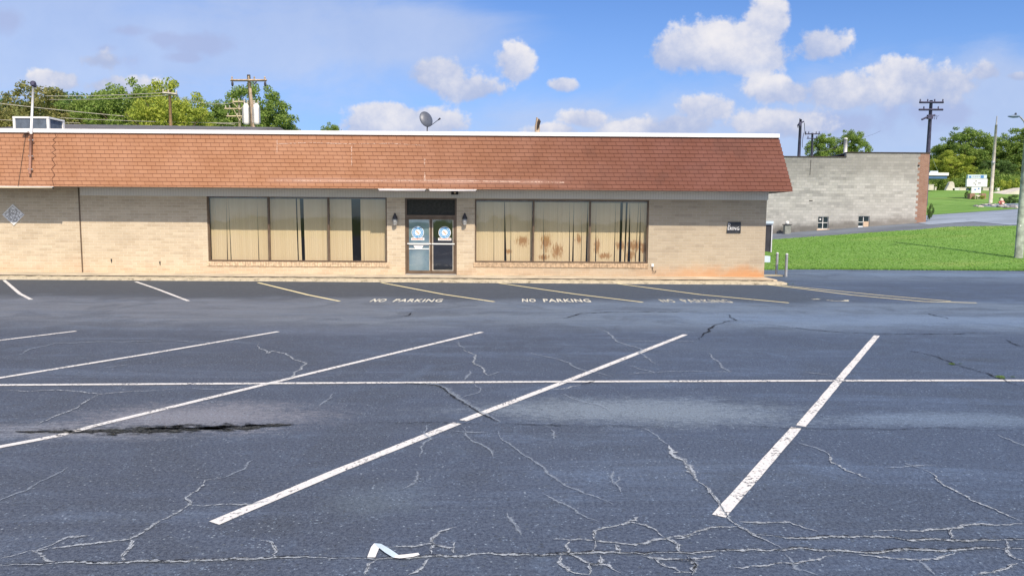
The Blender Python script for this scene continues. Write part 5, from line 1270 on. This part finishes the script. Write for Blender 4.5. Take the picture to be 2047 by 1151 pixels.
for nm, mt, sd_ in (('a','leaf_green',1),('b','leaf_green',2),('y','leaf_yellow',3),('d','leaf_dark',4),('r','leaf_brown',5)):
    me, cs = crown_mesh('crown', sd_, M[mt]); cs2 = cs.copy(); me.transform(Matrix.Translation((0,0,3.5))); cs2[:,2] += 3.5
    protos[nm] = (me, trunk_mesh('trunk', 13.5, cs2, sd_))
for nm, mt, sd_ in (('A','leaf_green',11),('B','leaf_green',12),('Y','leaf_yellow',13),('D','leaf_dark',14)):
    me, cs = crown_mesh('crown', sd_, M[mt], H=12.7, Rr=3.7, clumps=230); cs2 = cs.copy(); me.transform(Matrix.Translation((0,0,0.7))); cs2[:,2] += 0.7
    protos[nm] = (me, trunk_mesh('trunk', 13.0, cs2, sd_))
def tree(kind, px, ytop, hwpx, Y, label, rot=None, group=None, squash=None):
    tp = P(px, ytop, Y); z0_ = TZ(tp.x, Y); H = tp.z-z0_; Rw = hwpx/F*Y*(1.18 if px < 700 else 1.0)*0.97; H *= 1.03 if px < 700 else 1.0
    t = thing('tree', label, 'tree', (tp.x, Y, z0_), group or 'trees behind the buildings')
    t.rotation_euler.z = rot if rot is not None else rnd.uniform(0,6.28)
    for nm, me in (('crown', protos[kind][0]), ('trunk', protos[kind][1])):
        o = bpy.data.objects.new(nm, me); C.objects.link(o); o.parent = t
        s_ = (Rw/4.0 if nm == 'crown' else max(Rw/4.0,0.9)); o.scale = (s_, s_, H/13.4)
    return t
L_ = [('d',28,200,34,82,'dark tree between the left edge and the brownish tree'),
 ('b',128,206,36,78,'lower green tree in the dip right of the rooftop unit'),
 ('a',182,206,34,76,'low green tree just left of the upright light green tree'),
 ('b',303,186,40,80,'green tree filling the gap left of the slim orange pole'),
 ('y',400,226,30,78,'short yellow green tree in the dip between the two pole groups'),
 ('b',448,222,34,84,'short green tree left of the pale yellow pole crossarms'),
 ('D',2075,262,44,112,'dark tree cut by the right edge of the picture'),
 ('A',1886,285,30,114,'mid green tree between the dark pole and the message sign'),
 ('d',-12,222,45,76,'dark green tree cut by the left edge of the picture'),
 ('r',62,176,62,74,'brownish green tree behind the leaning mast'),
 ('d',105,186,40,84,'dark tree crown just right of the leaning mast'),
 ('d',158,196,56,80,'dark green tree third from the left edge'),
 ('a',208,180,46,78,'upright light green tree in the middle of the left row'),
 ('a',268,174,58,74,'broad round green tree left of the slim orange pole'),
 ('y',338,172,54,70,'yellow green tree wrapped around the slim orange pole'),
 ('y',372,208,34,72,'small yellow green tree right of the slim orange pole'),
 ('a',425,217,50,80,'low light green tree left of the pale yellow pole'),
 ('b',512,178,52,86,'tall green tree behind the transformer pole'),
 ('b',470,205,44,82,'bushy green tree behind the pale yellow pole'),
 ('d',548,222,32,88,'small dark tree at the right foot of the transformer pole tree'),
 ('r',592,252,15,95,'tiny brownish treetop left of centre over the roof edge'),
 ('a',664,251,22,95,'small green treetop over the roof edge near the middle'),
 ('A',1650,264,31,100,'left one of the two round trees above the block building'),
 ('A',1704,257,31,100,'right one of the two round trees above the block building'),
 ('A',1932,252,46,112,'large green tree right of the dark two arm pole'),
 ('Y',1905,302,36,104,'yellow green tree behind the message sign left side'),
 ('B',1978,268,36,116,'green tree behind the bare pale pole'),
 ('B',2036,251,48,110,'large round tree behind the street lamp'),
 ('D',1990,318,34,106,'dark tree behind the yellow green bush'),
 ('Y',1868,320,24,108,'low yellow green tree beside the brick corner')]
for a_ in L_: tree(*a_)
# shrubs
sh_me, _ = crown_mesh('shrub_leaves', 31, M['leaf_yellow'], 1.6, 1.4, 40, 130, 0.14); sh2, _ = crown_mesh('shrub_leaves', 32, M['leaf_dark'], 1.5, 1.5, 40, 130, 0.14); sh3, _ = crown_mesh('shrub_leaves', 33, M['leaf_green'], 1.6, 1.4, 40, 130, 0.13)
def shrub(me, px, py, wpx, hpx, Y, label):
    g = T(px, py); Y = g.y if Y is None else Y; x = P(px, py, Y).x; z0_ = TZ(x, Y); W_ = wpx/F*Y; H = hpx/F*Y
    o = bpy.data.objects.new('shrub', me); C.objects.link(o); o.location = (x, Y, z0_); o.scale = (W_/2/1.55, W_/2/1.55, H/1.55); tag(o, label, 'shrub', 'shrubs across the road')
shrub(sh_me, 2013, 391, 38, 26, 92, 'rounded yellow green bush on the far bank')
shrub(sh2, 2022, 409, 44, 19, None, 'dark low bush beside the fire hydrant')
shrub(sh3, 1933, 396, 9, 13, None, 'small yellow green plant at the left end of the sign planter')
shrub(sh3, 1951, 392, 14, 7, Yg-0.5, 'tiny green plant under the lower sign panel')
shrub(sh_me, 1963, 391, 9, 8, Yg-0.4, 'tiny yellowish plant on the right brick pier')
shrub(sh2, 1858, 440, 11, 34, 54.6, 'narrow dark bush at the foot of the brick corner')
# understory hedge behind the far bank
hd, _ = crown_mesh('hedge_leaves', 41, M['leaf_green'], 5, 5, 70, 150, 0.3)
for i, px in enumerate((1860, 1900, 1945, 1990, 2035, 2080)):
    x = P(px, 400, 103).x; o = bpy.data.objects.new('undergrowth', hd); C.objects.link(o); o.location = (x, 103+i%2, TZ(x,103)-0.3); o.rotation_euler.z = i*1.3; o.scale = (0.8,0.5,0.45+0.1*(i%3))
    tag(o, 'dense dark undergrowth filling the foot of the far tree line', 'undergrowth', 'undergrowth under the far trees')
# sloping stone bank at the right
mb = MB(); Yb = 88; a_ = P(1992,392,Yb); b_ = P(2060,374,Yb)
mb.add([(a_.x,Yb,TZ(a_.x,Yb)-0.05),(b_.x,Yb,TZ(b_.x,Yb)-0.05),(b_.x,Yb,b_.z),(a_.x,Yb,a_.z+0.0),(a_.x,Yb+3,TZ(a_.x,Yb)),(b_.x,Yb+3,b_.z),(b_.x,Yb+3,TZ(b_.x,Yb)-0.05)], [(0,1,2,3),(3,2,5,4),(1,6,5,2)])
tag(mb.build('retaining_wall', M['stone']), 'sloping pale stone retaining wall at the far right', 'wall')
# weeds growing out of the asphalt
wd_me, _ = crown_mesh('weed_leaves', 51, M['leaf_dark'], 0.14, 0.10, 10, 26, 0.035)
for px, py, sc_, lb in ((1573, 568.5, 1.0, 'small green weed tuft at the broken end of the kerb'), (2003, 755, 0.75, 'small weed tuft growing on the long white line at far right'), (1905, 728, 0.55, 'tiny weed in the lot above the long white line at far right')):
    g_ = G(px, py); o = bpy.data.objects.new('weed', wd_me); C.objects.link(o); o.location = (g_.x, g_.y, 0.0); o.scale = (sc_*2.2, sc_, sc_*0.3); tag(o, lb, 'weed')
# grass blades on the near lawn
g = np.random.default_rng(9); N = 60000
X = g.uniform(11.5, 40, N); lo_ = np.array([lawn_lo(x) for x in X]); hi_ = np.array([lawn_hi(x) for x in X])
fr = g.random(N); fr[:9000] = g.random(9000)*0.03; Yv = lo_-0.10+(hi_-lo_+0.15)*fr
Z = np.array([TZ(x, max(33.8,y)) for x, y in zip(X, Yv)]); ang = g.uniform(0, 6.28, N); h = g.uniform(0.02, 0.045, N); wd = g.uniform(0.02, 0.05, N)
V = np.zeros((N,3,3)); V[:,0] = np.stack([X-np.cos(ang)*wd, Yv-np.sin(ang)*wd, Z-0.01],1); V[:,1] = np.stack([X+np.cos(ang)*wd, Yv+np.sin(ang)*wd, Z-0.01],1)
V[:,2] = np.stack([X+g.normal(0,.03,N), Yv+g.normal(0,.03,N), Z+h],1)
me = bpy.data.meshes.new('grass'); me.vertices.add(N*3); me.vertices.foreach_set('co', V.astype(np.float32).ravel()); me.loops.add(N*3); me.loops.foreach_set('vertex_index', np.arange(N*3, dtype=np.int32))
me.polygons.add(N); me.polygons.foreach_set('loop_start', np.arange(0,N*3,3,dtype=np.int32)); me.polygons.foreach_set('loop_total', np.full(N,3,dtype=np.int32)); me.update(); me.materials.append(M['blade'])
o = bpy.data.objects.new('grass', me); C.objects.link(o); tag(o, 'bright green mown grass on the lawn right of the building', 'grass', kind='stuff')

for o in bpy.data.objects:
    if '_o' in o: del o['_o']
